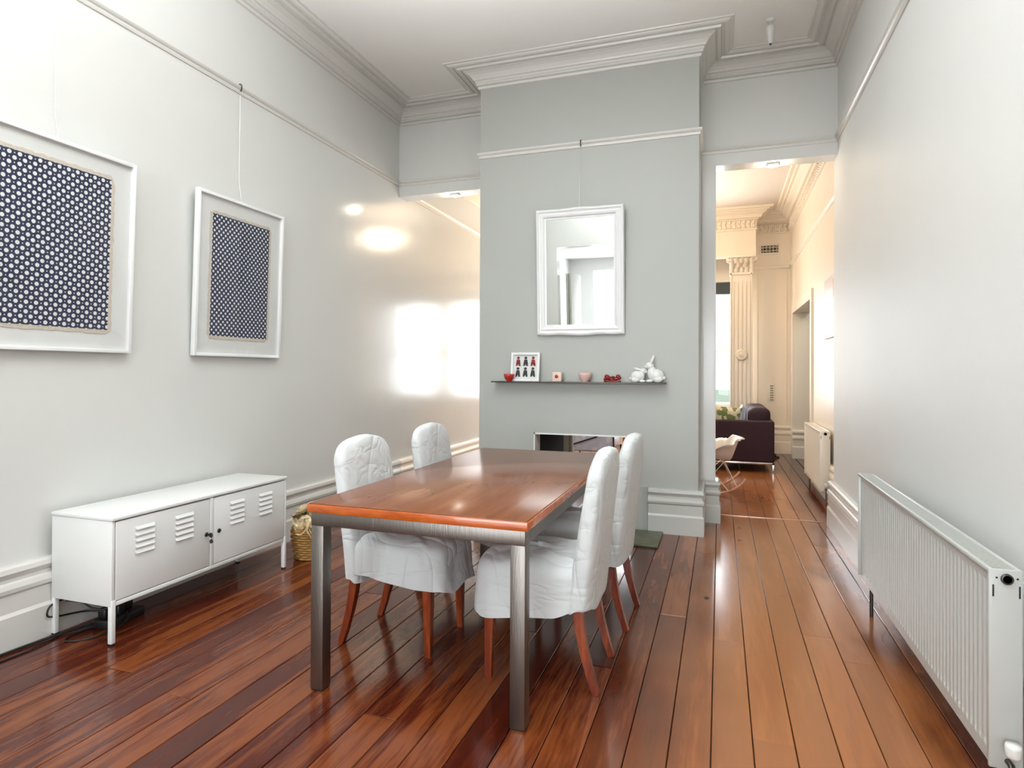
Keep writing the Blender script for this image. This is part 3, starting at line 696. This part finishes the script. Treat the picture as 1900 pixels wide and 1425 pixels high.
# ------------------------------------------------------------------ wicker basket with flowers
BC = Vector((-2.648, 3.565, 0))
t = thing('wicker_basket', 'round woven wicker basket on the floor past the locker cabinet', 'basket', BC)
b = MB(); b.lathe([(.001, .0), (.096, .0), (.112, .07), (.118, .14), (.120, .198), (.110, .198), (.108, .14), (.10, .07), (.088, .012), (.001, .012)], (0, 0, 0), 40); b.obj('liner', 'wicker', t)
for i in range(12):
    z = .010+i*.0165; r0 = .100+.024*min(1, z/.14); pts = []
    for k in range(49):
        a = 2*PI*k/48; rr = r0+.0045*math.cos(a*12+(PI if i % 2 else 0)); pts.append((rr*math.cos(a), rr*math.sin(a), z))
    MB().tube(pts, .0085, 6).obj('wicker_coil', 'wicker', t)
MB().lathe([(.116, .195), (.128, .195), (.130, .207), (.122, .214), (.114, .207), (.116, .195)], (0, 0, 0), 40).obj('rim', 'wicker', t)
def rose(name, scale, seed):
    R = random.Random(seed); b = MB()
    for j, (n, r, h, tilt) in enumerate(((3, .010, .030, .1), (4, .018, .029, .35), (5, .027, .024, .7), (6, .034, .018, 1.05))):
        for i in range(n):
            a = 2*PI*i/n+j*.7; rings = []
            for u in range(4):
                v = u/3; ring = []
                for w in range(5):
                    q = (w/4-.5)*1.5*(1.15-.3*abs(v-.6)); rad = (.004+r*math.sin(v*1.35)*(.6+.4*tilt))*(1+.1*v)
                    ring.append(Vector((rad*math.cos(a+q), rad*math.sin(a+q), h*v*(1.1-.28*tilt*v)-.010*abs(w/4-.5)*v))*scale)
                rings.append(ring)
            b.loft(rings, False, True, 0, False)
    b.lathe([(.001, -.012), (.009, -.008), (.012, .002), (.001, .004)], (0, 0, 0), 8, 1)
    return b.obj(name, ['rose', 'leaf'], fix=False)
rose_labels = 'cream rose bloom packed in the wicker basket'
proto = rose('rose', 1.75, 1); RR = random.Random(5)
spots = [(.0, -.075, .225, .9, -.3), (.075, -.03, .222, .3, .9), (-.070, -.045, .225, .4, -.8), (.06, .06, .235, -.4, .7), (-.05, .055, .24, -.5, -.4), (.01, -.01, .262, .25, .1), (.045, -.085, .205, 1.1, .5), (-.045, -.09, .205, 1.1, -.5), (.0, .045, .29, .1, .0), (-.03, -.03, .305, .5, -.2), (.04, .0, .315, .4, .5)]
for i, (x, y, z, rx, ry) in enumerate(spots):
    o = proto if i == 0 else link_copy(proto)
    o.location = BC+Vector((x, y, z)); o.rotation_euler = (rx, ry, i*1.3); tag(o, rose_labels, 'flower', 'cream roses in the wicker basket')
b = MB()
for i in range(26):
    a = RR.uniform(0, 2*PI); r = RR.uniform(.03, .115); z = RR.uniform(.19, .31)-r*.25; c = Vector((r*math.cos(a), r*math.sin(a), z)); d = Vector((math.cos(a), math.sin(a), RR.uniform(-.1, .9))).normalized(); s_ = d.cross(Vector((0, 0, 1))).normalized(); L = RR.uniform(.035, .06)
    n_ = s_.cross(d)
    b.add([c, c+d*L*.5+s_*.013+n_*.003, c+d*L, c+d*L*.5-s_*.013+n_*.003, c+d*L*.5-n_*.004], [(0, 1, 4), (1, 2, 4), (2, 3, 4), (3, 0, 4)])
for (x, y, z, rx, ry) in spots: b.tube([(x*.6, y*.6, .02), (x*.9, y*.9, z-.012)], .003, 5)
o = b.obj('rose_foliage', 'leaf', None, BC, fix=False); tag(o, 'dark green leaves and stems among the cream roses in the basket', 'foliage'); o['kind'] = 'stuff'

# ------------------------------------------------------------------ framed prints on the left wall
def framed(label, y0, y1, z0, z1, my, mz0, mz1, seed, wire_top=3.18):
    cy = (y0+y1)/2; h = z1-z0; w = y1-y0
    t = thing('framed_print', label, 'picture', (XL+.012, cy, z0), 0)
    tilt = .030; body = Matrix.Rotation(tilt, 4, 'Y')
    def put(mb, name, mat, par):
        mb.v = [tuple(body @ Vector(v)) for v in mb.v]; return mb.obj(name, mat, par)
    fw = .020; D = .032
    b = MB()
    for (a, c, e, f) in ((-w/2, -w/2+fw, 0, h), (w/2-fw, w/2, 0, h), (-w/2+fw, w/2-fw, 0, fw), (-w/2+fw, w/2-fw, h-fw, h)): b.bbox(0, D, a, c, e, f, .0015)
    put(b, 'frame', 'white_wood', t)
    put(MB().box(.006, .012, -w/2+fw, w/2-fw, fw, h-fw), 'mat_board', 'mat_board', t)
    pw = w-2*my; R = random.Random(seed)
    a0, a1, e0, e1 = -pw/2, pw/2, mz0, h-mz1
    # frayed border: ragged ring
    pts = []; n = 46
    for (p, q) in (((a0, e0), (a1, e0)), ((a1, e0), (a1, e1)), ((a1, e1), (a0, e1)), ((a0, e1), (a0, e0))):
        for i in range(n):
            u = i/n; x = p[0]+(q[0]-p[0])*u; z = p[1]+(q[1]-p[1])*u; o_ = .016+.005*noise.noise(Vector((x*30, z*30, seed)))+R.uniform(0, .006)
            nx = (1 if p[0] == q[0] == a1 else -1 if p[0] == q[0] else 0); nz = (-1 if p[1] == q[1] == e0 else 1 if p[1] == q[1] else 0)
            pts.append((x+nx*o_, z+nz*o_))
    inner = [(max(a0, min(a1, x)), max(e0, min(e1, z))) for x, z in pts]
    fr = MB(); fr.loft([[(.0125, x, z) for x, z in pts], [(.0148, x, z) for x, z in pts], [(.0148, x, z) for x, z in inner]], False, False)
    put(fr, 'fringe', 'fringe', t)
    pr = MB().box(.0125, .0155, a0, a1, e0, e1); put(pr, 'print', 'dots%d' % seed, t)['label'] = 'navy cloth print covered in white dots'
    put(MB().box(.022, .024, -w/2+fw, w/2-fw, fw, h-fw), 'glass', 'glass', t)
    top = body @ Vector((.004, 0, h)); dz = wire_top-z0
    MB().tube([top-Vector((0, 0, .03)), (.006, 0, h+.15), (.012, 0, dz-.02)], .0012, 5).obj('wire', 'chrome', t)
    hk = MB(); hk.tube([(-.004, 0, dz+.012), (.012, 0, dz+.014), (.022, 0, dz+.006), (.024, 0, dz-.012), (.018, 0, dz-.036), (.012, 0, dz-.030)], .0045, 6); hk.obj('hook', 'dark_metal', t)
    return t
framed('large-dotted navy cloth print in a white frame, cut off by the left edge', 1.715, 2.515, 1.362, 2.385, .130, .118, .118, 1)
framed('smaller-dotted navy cloth print in a white frame, nearest the corner', 2.937, 3.710, 1.362, 2.390, .130, .130, .125, 2)

# ------------------------------------------------------------------ mirror
def mirror():
    x0, x1, z0, z1 = -1.466, -.732, 1.580, 2.622; w = x1-x0; h = z1-z0
    t = thing('wall_mirror', 'rectangular mirror in a moulded white frame hung on the chimney breast', 'mirror', ((x0+x1)/2, CY-.008, z0))
    til = Matrix.Rotation(.055, 4, 'X')
    prof = [(0, 0), (.0, .018), (.008, .030), (.020, .034), (.028, .024), (.036, .022), (.048, .030), (.062, .026), (.072, .014), (.084, .012), (.088, .004)]
    b = MB(); cols = []
    for (cx, cz, sx, sz) in ((-w/2, 0, 1, 1), (w/2, 0, -1, 1), (w/2, h, -1, -1), (-w/2, h, 1, -1)):
        cols.append([(cx+sx*d, -e, cz+sz*d) for d, e in prof])
    n = len(prof); 
    # subdivide bottom edge for its gentle wave
    loops = []
    for i in range(4):
        A, B = cols[i], cols[(i+1) % 4]; seg = 24 if i in (0, 2) else 1
        for s in range(seg):
            u = s/seg; col = [Vector(A[j]).lerp(Vector(B[j]), u) for j in range(n)]
            if i == 0:
                for j in range(4): col[j].z -= .010*math.exp(-((u-.5)/.09)**2)+.004*math.sin(u*PI*4)**2
            if i == 2:
                for j in range(4): col[j].z += .006*math.exp(-((u-.5)/.12)**2)
            loops.append([til @ v for v in col])
    loops.append(loops[0]); b.loft([[l[j] for l in loops] for j in range(n)], False, False, 0, False)
    b.obj('frame', 'white_wood', t)
    q = MB().box(-w/2+.084, w/2-.084, -.008, -.004, .084, h-.084); q.v = [tuple(til @ Vector(v)) for v in q.v]; q.obj('mirror_glass', 'mirror', t)
    q = MB().box(-w/2+.004, w/2-.004, -.003, .0, .006, h-.006); q.v = [tuple(til @ Vector(v)) for v in q.v]; q.obj('backing', 'brown', t)
    dz = 3.18-z0
    MB().tube([til @ Vector((0, -.004, h)), (0, -.012, dz-.02)], .0012, 5).obj('wire', 'chrome', t)
    MB().tube([(0, .004, dz+.012), (0, -.012, dz+.014), (0, -.022, dz+.004), (0, -.022, dz-.012), (0, -.015, dz-.040)], .005, 6).obj('hook', 'dark_metal', t)
mirror()

# ------------------------------------------------------------------ shelf and ornaments
SX0, SX1, SZ = -1.846, -.401, 1.190
tag(MB().bbox(SX0, SX1, CY-.125, CY, SZ-.010, SZ, .001).obj('wall_shelf', 'dark_metal'), 'thin dark floating shelf below the mirror on the chimney breast', 'shelf')
t = thing('photo_frame', 'small white box frame of six dark and red figures leaning on the shelf', 'picture frame', (-1.563, CY-.062, SZ))
tl = Matrix.Rotation(.13, 4, 'X'); 
def rot(mb): mb.v = [tuple(tl @ Vector((v[0], -v[1], v[2]))) for v in mb.v]; return mb
b = MB(); 
for q in ((-.125, -.108, 0, .245), (.108, .125, 0, .245), (-.108, .108, 0, .018), (-.108, .108, .227, .245)): b.box(q[0], q[1], -.012, .014, q[2], q[3])
tl = Matrix.Rotation(-.13, 4, 'X'); rot(b).obj('frame', 'white_wood', t)
rot(MB().box(-.108, .108, -.010, -.004, .018, .227)).obj('mat_board', 'mat_board', t)
Rf = random.Random(4)
for r in range(2):
    for c in range(3):
        x = -.066+c*.066; z = .133-r*.092; mt = 'darkred' if r == 0 and c != 1 else 'black'; f = MB()
        def poly(pts): f.loft([[(a, -.004, e) for a, e in pts], [(a, -.001, e) for a, e in pts]], True, False)
        poly([(x+.013*math.cos(k*PI/4), z+.068+.012*math.sin(k*PI/4)) for k in range(8)])
        poly([(x-.020, z+.018), (x+.020, z+.014), (x+.015, z+.052), (x-.012, z+.056)])
        poly([(x-.022, z), (x-.006, z), (x+.002, z+.022), (x-.016, z+.024)]); poly([(x+.006, z-.002), (x+.024, z), (x+.016, z+.022), (x+.001, z+.020)])
        rot(f).obj('figure', mt, t)
def bowl(name, label, x, r, h, mat, y=CY-.070, cat='bowl', k=.45):
    b = MB().lathe([(.001, 0), (r*k, 0), (r*k, .004), (r*.80, h*.35), (r, h*.8), (r*.98, h), (r*.90, h), (r*.72, h*.38), (r*.3, .010), (.001, .008)], (0, 0, 0), 28)
    o = b.obj(name, mat, None, (x, y, SZ)); return tag(o, label, cat)
bowl('heart_bowl', 'small bright red bowl at the left end of the shelf', -1.690, .045, .062, 'red', CY-.10)
bowl('tea_bowl', 'pink and white bowl in the middle of the shelf', -1.045, .056, .075, 'pink')
t = thing('candle_holder', 'pale square candle holder with a red spot on the shelf', 'candle', (-1.275, CY-.07, SZ))
MB().bbox(-.038, .038, -.034, .034, 0, .080, .008).obj('body', 'candle', t)
MB().lathe([(.001, 0), (.015, 0), (.015, .004), (.001, .004)], (0, -.038, .044), 16, 0, 'y').obj('red_spot', 'red', t)
b = MB()
Rr = random.Random(9)
b.bbox(-.066, .066, -.022, .022, 0, .014, .004)
for i in range(8):
    a = -.058+.0166*i; b.ellip((a, Rr.uniform(-.008, .008), .026+.012*abs(math.sin(i*1.9))), (.014, .014, .014), 7)
for i in (-1, 1): b.ellip((i*.045, 0, .045), (.020, .016, .018), 8)
b.tube([(-.045, 0, .03), (0, 0, .022), (.045, 0, .03)], .013, 8)
tag(b.obj('lacquer_ornament', 'darkred', None, (-.822, CY-.065, SZ)), 'knobbly dark red ornament on the right half of the shelf', 'ornament')
def rabbit(label, x, face, s, upright):
    t = thing('rabbit_figurine', label, 'figurine', (x, CY-.062, SZ)); t.scale = (face*s, s, s)
    b = MB(); b.ellip((-.012, 0, .045), (.050, .034, .044), 12); b.ellip((.014, 0, .060 if upright else .05), (.030, .027, .046), 12)
    b.ellip((-.058, 0, .030), (.015, .014, .015), 8); b.ellip((-.024, .022, .022), (.032, .014, .022), 9); b.ellip((-.024, -.022, .022), (.032, .014, .022), 9)
    b.ellip((.028, .015, .010), (.024, .011, .010), 8); b.ellip((.028, -.015, .010), (.024, .011, .010), 8)
    hz = .108 if upright else .086; b.ellip((.030, 0, hz), (.029, .022, .024), 11); b.ellip((.050, 0, hz-.006), (.014, .013, .012), 8)
    for sy in (-1, 1):
        if upright: b.ellip((.012, sy*.012, hz+.040), (.010, .007, .032), 9, 0, Matrix.Rotation(-.35, 3, 'Y'))
        else: b.ellip((-.006, sy*.012, hz+.014), (.036, .009, .010), 9, 0, Matrix.Rotation(.25, 3, 'Y'))
    b.obj('body', 'porc', t)
    for sy in (-1, 1): MB().ellip((.045, sy*.017, hz+.005), (.003, .002, .003), 6).obj('eye', 'black', t)
rabbit('white china rabbit figurine with ears laid back, left one of the pair', -.612, 1, 1.05, False)
rabbit('white china rabbit figurine with upright ears at the right end of the shelf', -.492, -1, 1.22, True)

# ------------------------------------------------------------------ hearth
t = thing('hearth', 'low green-grey slate hearth in front of the fireplace', 'hearth', (-1.09, 4.775, 0))
for i in range(5):
    x = -.668+i*.2672; MB().bbox(x+.001, x+.2662, -.215, .215, 0, .018, .003).obj('stone_slab', 'slate', t)

# ------------------------------------------------------------------ radiators
def radiator(name, label, x, y0, y1, z0, z1, depth, mat, wallx=XR, pitchr=.0335, valve=True):
    L = y1-y0; t = thing(name, label, 'radiator', (x, y0, 0)); e = .012
    # fluted front panel, built as one pressed sheet
    n = int((L-.07)/pitchr); p_ = (L-.07)/n; m = MB(); cols = []
    yy = [(0, 0), (.030, 0)]
    for i in range(n):
        s = .035+i*p_
        yy += [(s, 0), (s+p_*.30, 0), (s+p_*.42, 1), (s+p_*.78, 1), (s+p_*.90, 0)]
    yy += [(L-.03, 0), (L, 0)]
    zs = [(z0, 0), (z0+.035, 0), (z0+.050, 1), (z1-.055, 1), (z1-.040, 0), (z1-.010, 0)]
    rows = [[(e+.006*a*q, y, z) for y, a in yy] for z, q in zs]
    m.loft(rows, False, False, 0, False)
    m.loft([[(e+.012, 0, z0), (e+.012, L, z0)], [(e+.012, 0, z1-.01), (e+.012, L, z1-.01)]], False, False, 0, False)
    m.obj('front_panel', mat, t)
    MB().bbox(depth-.020, depth-.008, .004, L-.004, z0+.01, z1-.012, .003).obj('rear_panel', mat, t)
    # side covers
    for (a, c) in ((-.008, .004), (L-.004, L+.008)):
        s = MB().bbox(.0, depth, a, c, z0+.004, z1, .003).obj('side_cover', mat, t)
        if a < 0:
            for xx in (.010, depth-.008): MB().bbox(xx-.0022, xx+.0022, a-.001, a+.004, z1-.078, z1-.044, .001).obj('slot', 'black', s)
            for xx in (.018, depth-.013): MB().lathe([(.001, -.001), (.0028, -.001), (.003, .003), (.001, .003)], (xx, a, z1-.024), 10, 0, 'y').obj('screw_hole', 'black', s)
    # top grille: frame and cross bars
    g = MB().bbox(0, .012, .0, L, z1-.014, z1, .003).bbox(depth-.012, depth, .0, L, z1-.014, z1, .003)
    g.bbox(.012, .020, .0, L, z1-.020, z1-.012, .002)
    k = 0; yv = .02
    while yv < L-.02: g.box(.014, depth-.012, yv, yv+.007, z1-.012, z1-.003); yv += .0135
    gr = g.obj('top_grille', mat, t)
    fb = MB().box(e+.018, depth-.022, .01, L-.01, z1-.03, z1-.022); fb.obj('fin_pack', mat, t)
    v = MB(); v.lathe([(.011, -.006), (.0150, -.006), (.0150, .002), (.011, .002), (.011, -.006)], (depth*.52, -.009, z1-.026), 22, 0, 'y'); v.obj('vent_plug', 'dark_metal', t)
    MB().lathe([(.001, -.006), (.0075, -.006), (.009, -.001), (.001, .0)], (depth*.52, -.009, z1-.026), 18, 0, 'y').obj('bleed_valve', 'chrome', t)
    if valve:
        vz = z0+.028; vk = MB().tube([(depth*.55, .0, vz), (depth*.55, -.030, vz), (depth*.55, -.042, vz-.014), (depth*.55, -.042, .0)], .0085, 10); vk.obj('pipe', 'dark_metal', t)
        MB().lathe([(.001, -.006), (.016, -.006), (.018, 0), (.020, .022), (.018, .030), (.001, .031)], (depth*.55, -.042, vz+.036), 20).obj('valve_cap', 'porc', t)
    MB().tube([(depth*.4, L-.16, z0+.02), (depth*.4, L-.16, .0)], .009, 8).obj('pipe', 'dark_metal', t)
    for yy_ in (.25, L-.25): MB().bbox(depth-.010, wallx-x, yy_-.02, yy_+.02, z0+.1, z1-.1, .002).obj('bracket', mat, t)
    return t
radiator('radiator', 'long white fluted panel radiator on the right wall', .720, 2.09, 3.82, .160, .722, .080, 'rad')
r2 = radiator('radiator', 'cream panel radiator further back on the right, beyond the opening', .930, 6.72, 7.88, .105, .700, .095, 'rad2', XR2)

# ------------------------------------------------------------------ small lights
def spotlight(name, label, loc, s=1.0):
    t = thing(name, label, 'light', loc)
    MB().lathe([(.001, 0), (.034*s, 0), (.036*s, -.006), (.020*s, -.018), (.001, -.018)], (0, 0, 0), 24).obj('canopy', 'white_soft', t)
    MB().tube([(0, 0, -.015), (0, 0, -.05*s)], .006, 8).obj('stem', 'white_soft', t)
    h = MB().lathe([(.001, -.045*s), (.026*s, -.048*s), (.032*s, -.060*s), (.030*s, -.085*s), (.024*s, -.125*s), (.019*s, -.165*s), (.016*s, -.172*s), (.001, -.172*s)], (0, 0, 0), 24).obj('lamp_head', 'white_soft', t)
    MB().lathe([(.001, -.171*s), (.008*s, -.171*s), (.007*s, -.182*s), (.001, -.182*s)], (0, 0, 0), 14).obj('lamp_tip', 'dark_metal', h)
spotlight('ceiling_spotlight', 'small white spotlight fitting hanging from the ceiling near the right cornice', (.350, 4.94, HC), 1.05)
for lab, x in (('small bright downlight under the bulkhead of the right opening', .420), ('small bright downlight under the bulkhead of the left opening', -2.50)):
    t = thing('downlight', lab, 'light', (x, YF+.085, LZ))
    MB().bbox(-.045, .045, -.035, .035, -.022, 0, .006).obj('housing', 'white_wood', t)
    MB().lathe([(.001, 0), (.024, 0), (.024, -.004), (.001, -.004)], (0, 0, -.022), 20).obj('lens', 'spot_lens', t)
    l = bpy.data.lights.new('downlight_lamp', 'POINT'); l.energy = 4; l.color = (1, .85, .68); l.shadow_soft_size = .03
    lo = bpy.data.objects.new('downlight_lamp', l); C.objects.link(lo); lo.location = (x, YF+.085, LZ-.06)
tag(MB().bbox(-.03, .835, 5.815, 5.832, 0, .005, .001).obj('sun_streak', 'streak_metal'), 'thin pale strip standing in for a streak of sun across the right opening', 'sun streak')  # metal strip added where a streak of sunlight crosses the floor

# ------------------------------------------------------------------ front room furniture
def sofa():
    t = thing('sofa', 'dark aubergine sofa with its arm end facing the dining room', 'sofa', (.18, 9.3, 0))
    x0, x1, y0, y1 = -.52, .475, -.85, .85
    MB().bbox(x0, x1, y0, y0+.16, .13, .655, .02, 3).obj('arm', 'sofa', t)
    MB().bbox(x0, x1, y1-.16, y1, .13, .655, .02, 3).obj('arm', 'sofa', t)
    MB().bbox(x1-.22, x1, y0+.16, y1-.16, .13, .655, .02, 3).obj('back', 'sofa', t)
    MB().bbox(x0, x1-.22, y0+.16, y1-.16, .13, .30, .02, 3).obj('base', 'sofa', t)
    for a, c in ((y0+.17, -.005), (.005, y1-.17)):
        MB().bbox(x0-.01, x1-.22, a, c, .30, .45, .04, 4).obj('seat_cushion', 'sofa', t)
        m = MB().bbox(x1-.30, x1-.03, a+.01, c-.01, .45, .815, .085, 5); m.obj('back_cushion', 'sofa', t)
    f = MB().bbox(x0, x1, y0, y0+.025, .105, .13, .002).bbox(x0, x1, y1-.025, y1, .105, .13, .002).bbox(x0, x0+.025, y0, y1, .105, .13, .002).bbox(x1-.025, x1, y0, y1, .105, .13, .002)
    f.obj('chrome_frame', 'chrome', t)
    for xx in (x0+.0125, x1-.0125):
        for yy in (y0+.0125, y1-.0125): MB().bbox(xx-.012, xx+.012, yy-.012, yy+.012, 0, .105, .002).obj('leg', 'chrome', t)
sofa()
def pillow(name, label, loc, size, rotm, mat):
    w, h, d = size; n = 14; b = MB()
    for sgn in (1, -1):
        rows = []
        for i in range(n+1):
            u = i/n*2-1; row = []
            for j in range(n+1):
                v = j/n*2-1; q = max(0, (1-u**4)*(1-v**4)); pin = 1-.10*(abs(u)*abs(v))**2
                row.append(((u*w/2)*(1-.07*(1-v*v))*1, sgn*d/2*q**.55, (v*h/2)*(1-.07*(1-u*u))+h/2))
            rows.append(row)
        b.loft(rows, False, True, 0, False)
    o = b.obj(name, mat); o.location = loc; o.rotation_euler = rotm; return tag(o, label, 'cushion')
def patt(name, cols, scale, kind):
    m, nt, b = new_mat(name); co = coords(nt, 'Object')
    if kind == 'stripe':
        w = N(nt, 'ShaderNodeTexWave'); w.inputs['Scale'].default_value = scale; nt.links.new(co, w.inputs[0]); f = w.outputs['Fac']
    else:
        w = N(nt, 'ShaderNodeTexVoronoi'); w.inputs['Scale'].default_value = scale; nt.links.new(co, w.inputs[0])
        s_ = N(nt, 'ShaderNodeSeparateColor'); nt.links.new(w.outputs['Color'], s_.inputs[0]); f = s_.outputs[0]
    cr = N(nt, 'ShaderNodeValToRGB'); cr.color_ramp.interpolation = 'CONSTANT'; el = cr.color_ramp.elements
    el[0].color = cols[0]; el[1].position = 1/len(cols); el[1].color = cols[1]
    for i, c in enumerate(cols[2:]): e = el.new((i+2)/len(cols)); e.color = c
    nt.links.new(f, cr.inputs[0]); nt.links.new(cr.outputs[0], b.inputs['Base Color']); b.inputs['Roughness'].default_value = .85; return m
M['floral'] = patt('leafy_cushion', [(.72, .66, .50, 1), (.20, .26, .10, 1), (.80, .74, .58, 1), (.35, .22, .10, 1), (.76, .70, .52, 1)], 16, 'v')
M['stripe'] = patt('blue_white_stripe', [(.80, .84, .95, 1), (.45, .52, .80, 1)], 9, 'stripe')
M['scribble'] = patt('black_pale_blue', [(.72, .79, .98, 1), (.72, .79, .98, 1), (.86, .90, 1, 1), (.66, .74, .97, 1)], 12, 'v')
pillow('cushion', 'leafy green and cream patterned cushion on the sofa', (.05, 8.72, .455), (.38, .38, .14), (.18, .10, .15), 'floral')
pillow('cushion', 'pale blue striped cushion beside the sofa back', (.285, 8.86, .455), (.34, .39, .09), (0, 0, PI/2), 'stripe')
pillow('cushion', 'plain off-white cushion standing left of the leafy one', (-.05, 8.93, .455), (.36, .36, .12), (.12, .0, -.1), 'mat_board')

def rocker():
    t = thing('rocking_chair', 'white shell rocking chair with wire legs, half hidden by the opening', 'chair', (-.085, 6.95, 0), math.radians(186))
    # moulded shell: grid over (u across, v from front lip to back top), local +x is the sitter's front
    nu, nv = 20, 22; rows = []
    for i in range(nv+1):
        v = i/nv; row = []
        # centre-line profile (x,z)
        if v < .55: q = v/.55; cx = .24-.42*q; cz = .395-.045*math.sin(q*PI*.5)
        else: q = (v-.55)/.45; cx = -.18-.10*q-.05*max(0, q-.85)/.15; cz = .35+.05*q+.21*q**1.1-.03*max(0, q-.9)/.1
        for j in range(nu+1):
            u = j/nu*2-1; au = abs(u)
            half = .22+.085*math.exp(-((v-.52)/.26)**2); side = au**2.6
            arm = .215*math.exp(-((v-.50)/.30)**2)
            flare = .045*max(0, au-.86)/.14*math.exp(-((v-.45)/.25)**2)
            y = math.copysign(half*(au**.92)+flare, u); x = cx+.07*side*(v > .5)*(v-.5)*2
            z = cz+side*arm*(1 if v < .9 else .8)-(.022*max(0, au-.9)/.1)
            row.append((x, y, z))
        rows.append(row)
    th = .006; b = MB(); b.loft(rows, False, True, 0, False)
    o = b.obj('shell', 'shell', t, fix=False); md = o.modifiers.new('t', 'SOLIDIFY'); md.thickness = th
    rk = []
    for sy in (-1, 1):
        r = MB().tube([(.36*math.sin(a), sy*.23, .020+.62*(1-math.cos(a*.95))*.55) for a in [q*.12-1.08 for q in range(19)]], .011, 8)
        rk.append(r.obj('rocker', 'rocker', t))
    w = MB()
    for sy in (-1, 1):
        for a, c in (((.12, sy*.10, .345), (.235, sy*.23, .085)), ((-.12, sy*.10, .335), (-.235, sy*.23, .085)), ((.12, sy*.10, .345), (-.15, sy*.23, .05)), ((-.12, sy*.10, .335), (.15, sy*.23, .05))): w.tube([a, c], .0045, 6)
    w.tube([(.12, -.1, .345), (.12, .1, .345)], .0045, 6).tube([(-.12, -.1, .335), (-.12, .1, .335)], .0045, 6).tube([(.0, -.23, .026), (0, .23, .026)], .0045, 6)
    w.obj('wire_base', 'chrome', t)
rocker()

# picture on the front room's right wall
t = thing('framed_picture', 'thin pale framed picture seen edge-on past the right opening', 'picture', (XR2, 6.80, 1.62))
MB().bbox(-.03, 0, -.30, .30, 0, .60, .004).obj('frame', 'white_wood', t); MB().box(-.032, -.029, -.26, .26, .04, .56).obj('print', 'pink', t)
# ornate air vent and slotted wall grille
t = thing('air_vent', 'ornate plaster air vent high on the far recess wall', 'vent', (.745, 10.6, 3.24))
MB().bbox(-.15, .15, -.012, 0, -.08, .08, .003).obj('plate', 'ctrim', t)
b = MB()
for i in range(5):
    for j in range(2):
        a = .021; b.lathe([(a*.55, -.006), (a, -.006), (a, .0), (a*.55, 0), (a*.55, -.006)], (-.10+i*.05, -.016, -.026+j*.052), 14, 0, 'y')
b.obj('scrollwork', 'ctrim', t); MB().box(-.125, .125, -.0135, -.012, -.055, .055).obj('opening', 'brown', t)
t = thing('wall_grille', 'small slotted metal grille low on the far recess wall', 'grille', (.765, 10.6, .96))
MB().bbox(-.05, .05, -.01, 0, -.15, .15, .002).obj('plate', 'ctrim', t)
for i in range(7): MB().box(-.012, .035, -.013, -.010, -.125+i*.037, -.108+i*.037).obj('slot', 'olive', t)
cord('tangled_string', 'small dark tangle of string on the floor beyond the sofa', [(.66, 10.0, .01), (.74, 9.94, .05), (.80, 10.0, .02), (.76, 10.06, .06), (.70, 9.98, .03), (.84, 10.02, .01)], .012)

# things glimpsed through the fireplace
t = thing('armchair', 'pale blue armchair with black metal frame seen through the fireplace', 'armchair', (-1.60, 8.35, 0))
MB().bbox(-.27, .27, -.22, .30, .26, .40, .03).obj('seat', 'scribble', t); MB().bbox(-.27, .27, -.30, -.20, .22, .72, .03).obj('back', 'scribble', t)
MB().tube([(-.29, -.32, 0), (-.285, -.32, .66)], .012, 6).obj('post', 'black', t); MB().tube([(.29, -.32, 0), (.285, -.32, .66)], .012, 6).obj('post', 'black', t)
MB().tube([(-.285, -.32, .30), (.06, -.32, .42), (.285, -.32, .62)], .010, 6).obj('brace', 'black', t)
MB().tube([(.29, .28, 0), (.29, .28, .27)], .012, 6).obj('post', 'black', t); MB().tube([(-.29, .28, 0), (-.29, .28, .27)], .012, 6).obj('post', 'black', t)
tag(MB().lathe([(.001, 0), (.05, 0), (.075, .10), (.05, .24), (.022, .34), (.024, .50), (.035, .52), (.02, .50), (.001, .48)], (0, 0, 0), 20).obj('floor_vase', 'orange', None, (-1.19, 8.15, 0)), 'orange-red vase on the floor seen through the fireplace', 'vase')

# pendant globe of the front room
t = thing('pendant_lamp', 'warm glowing pendant of the front room, reflected on the left wall', 'lamp', (-1.0, 8.7, HC2))
MB().lathe([(.001, 0), (.05, 0), (.045, -.03), (.001, -.03)], (0, 0, 0), 20).obj('canopy', 'white_soft', t)
MB().tube([(0, 0, -.02), (0, 0, -.30)], .004, 6).obj('flex', 'black', t)
MB().lathe([(.001, -.52), (.20, -.51), (.29, -.46), (.31, -.40), (.29, -.34), (.20, -.30), (.001, -.29)], (0, 0, 0), 32).obj('shade', 'bulb', t)
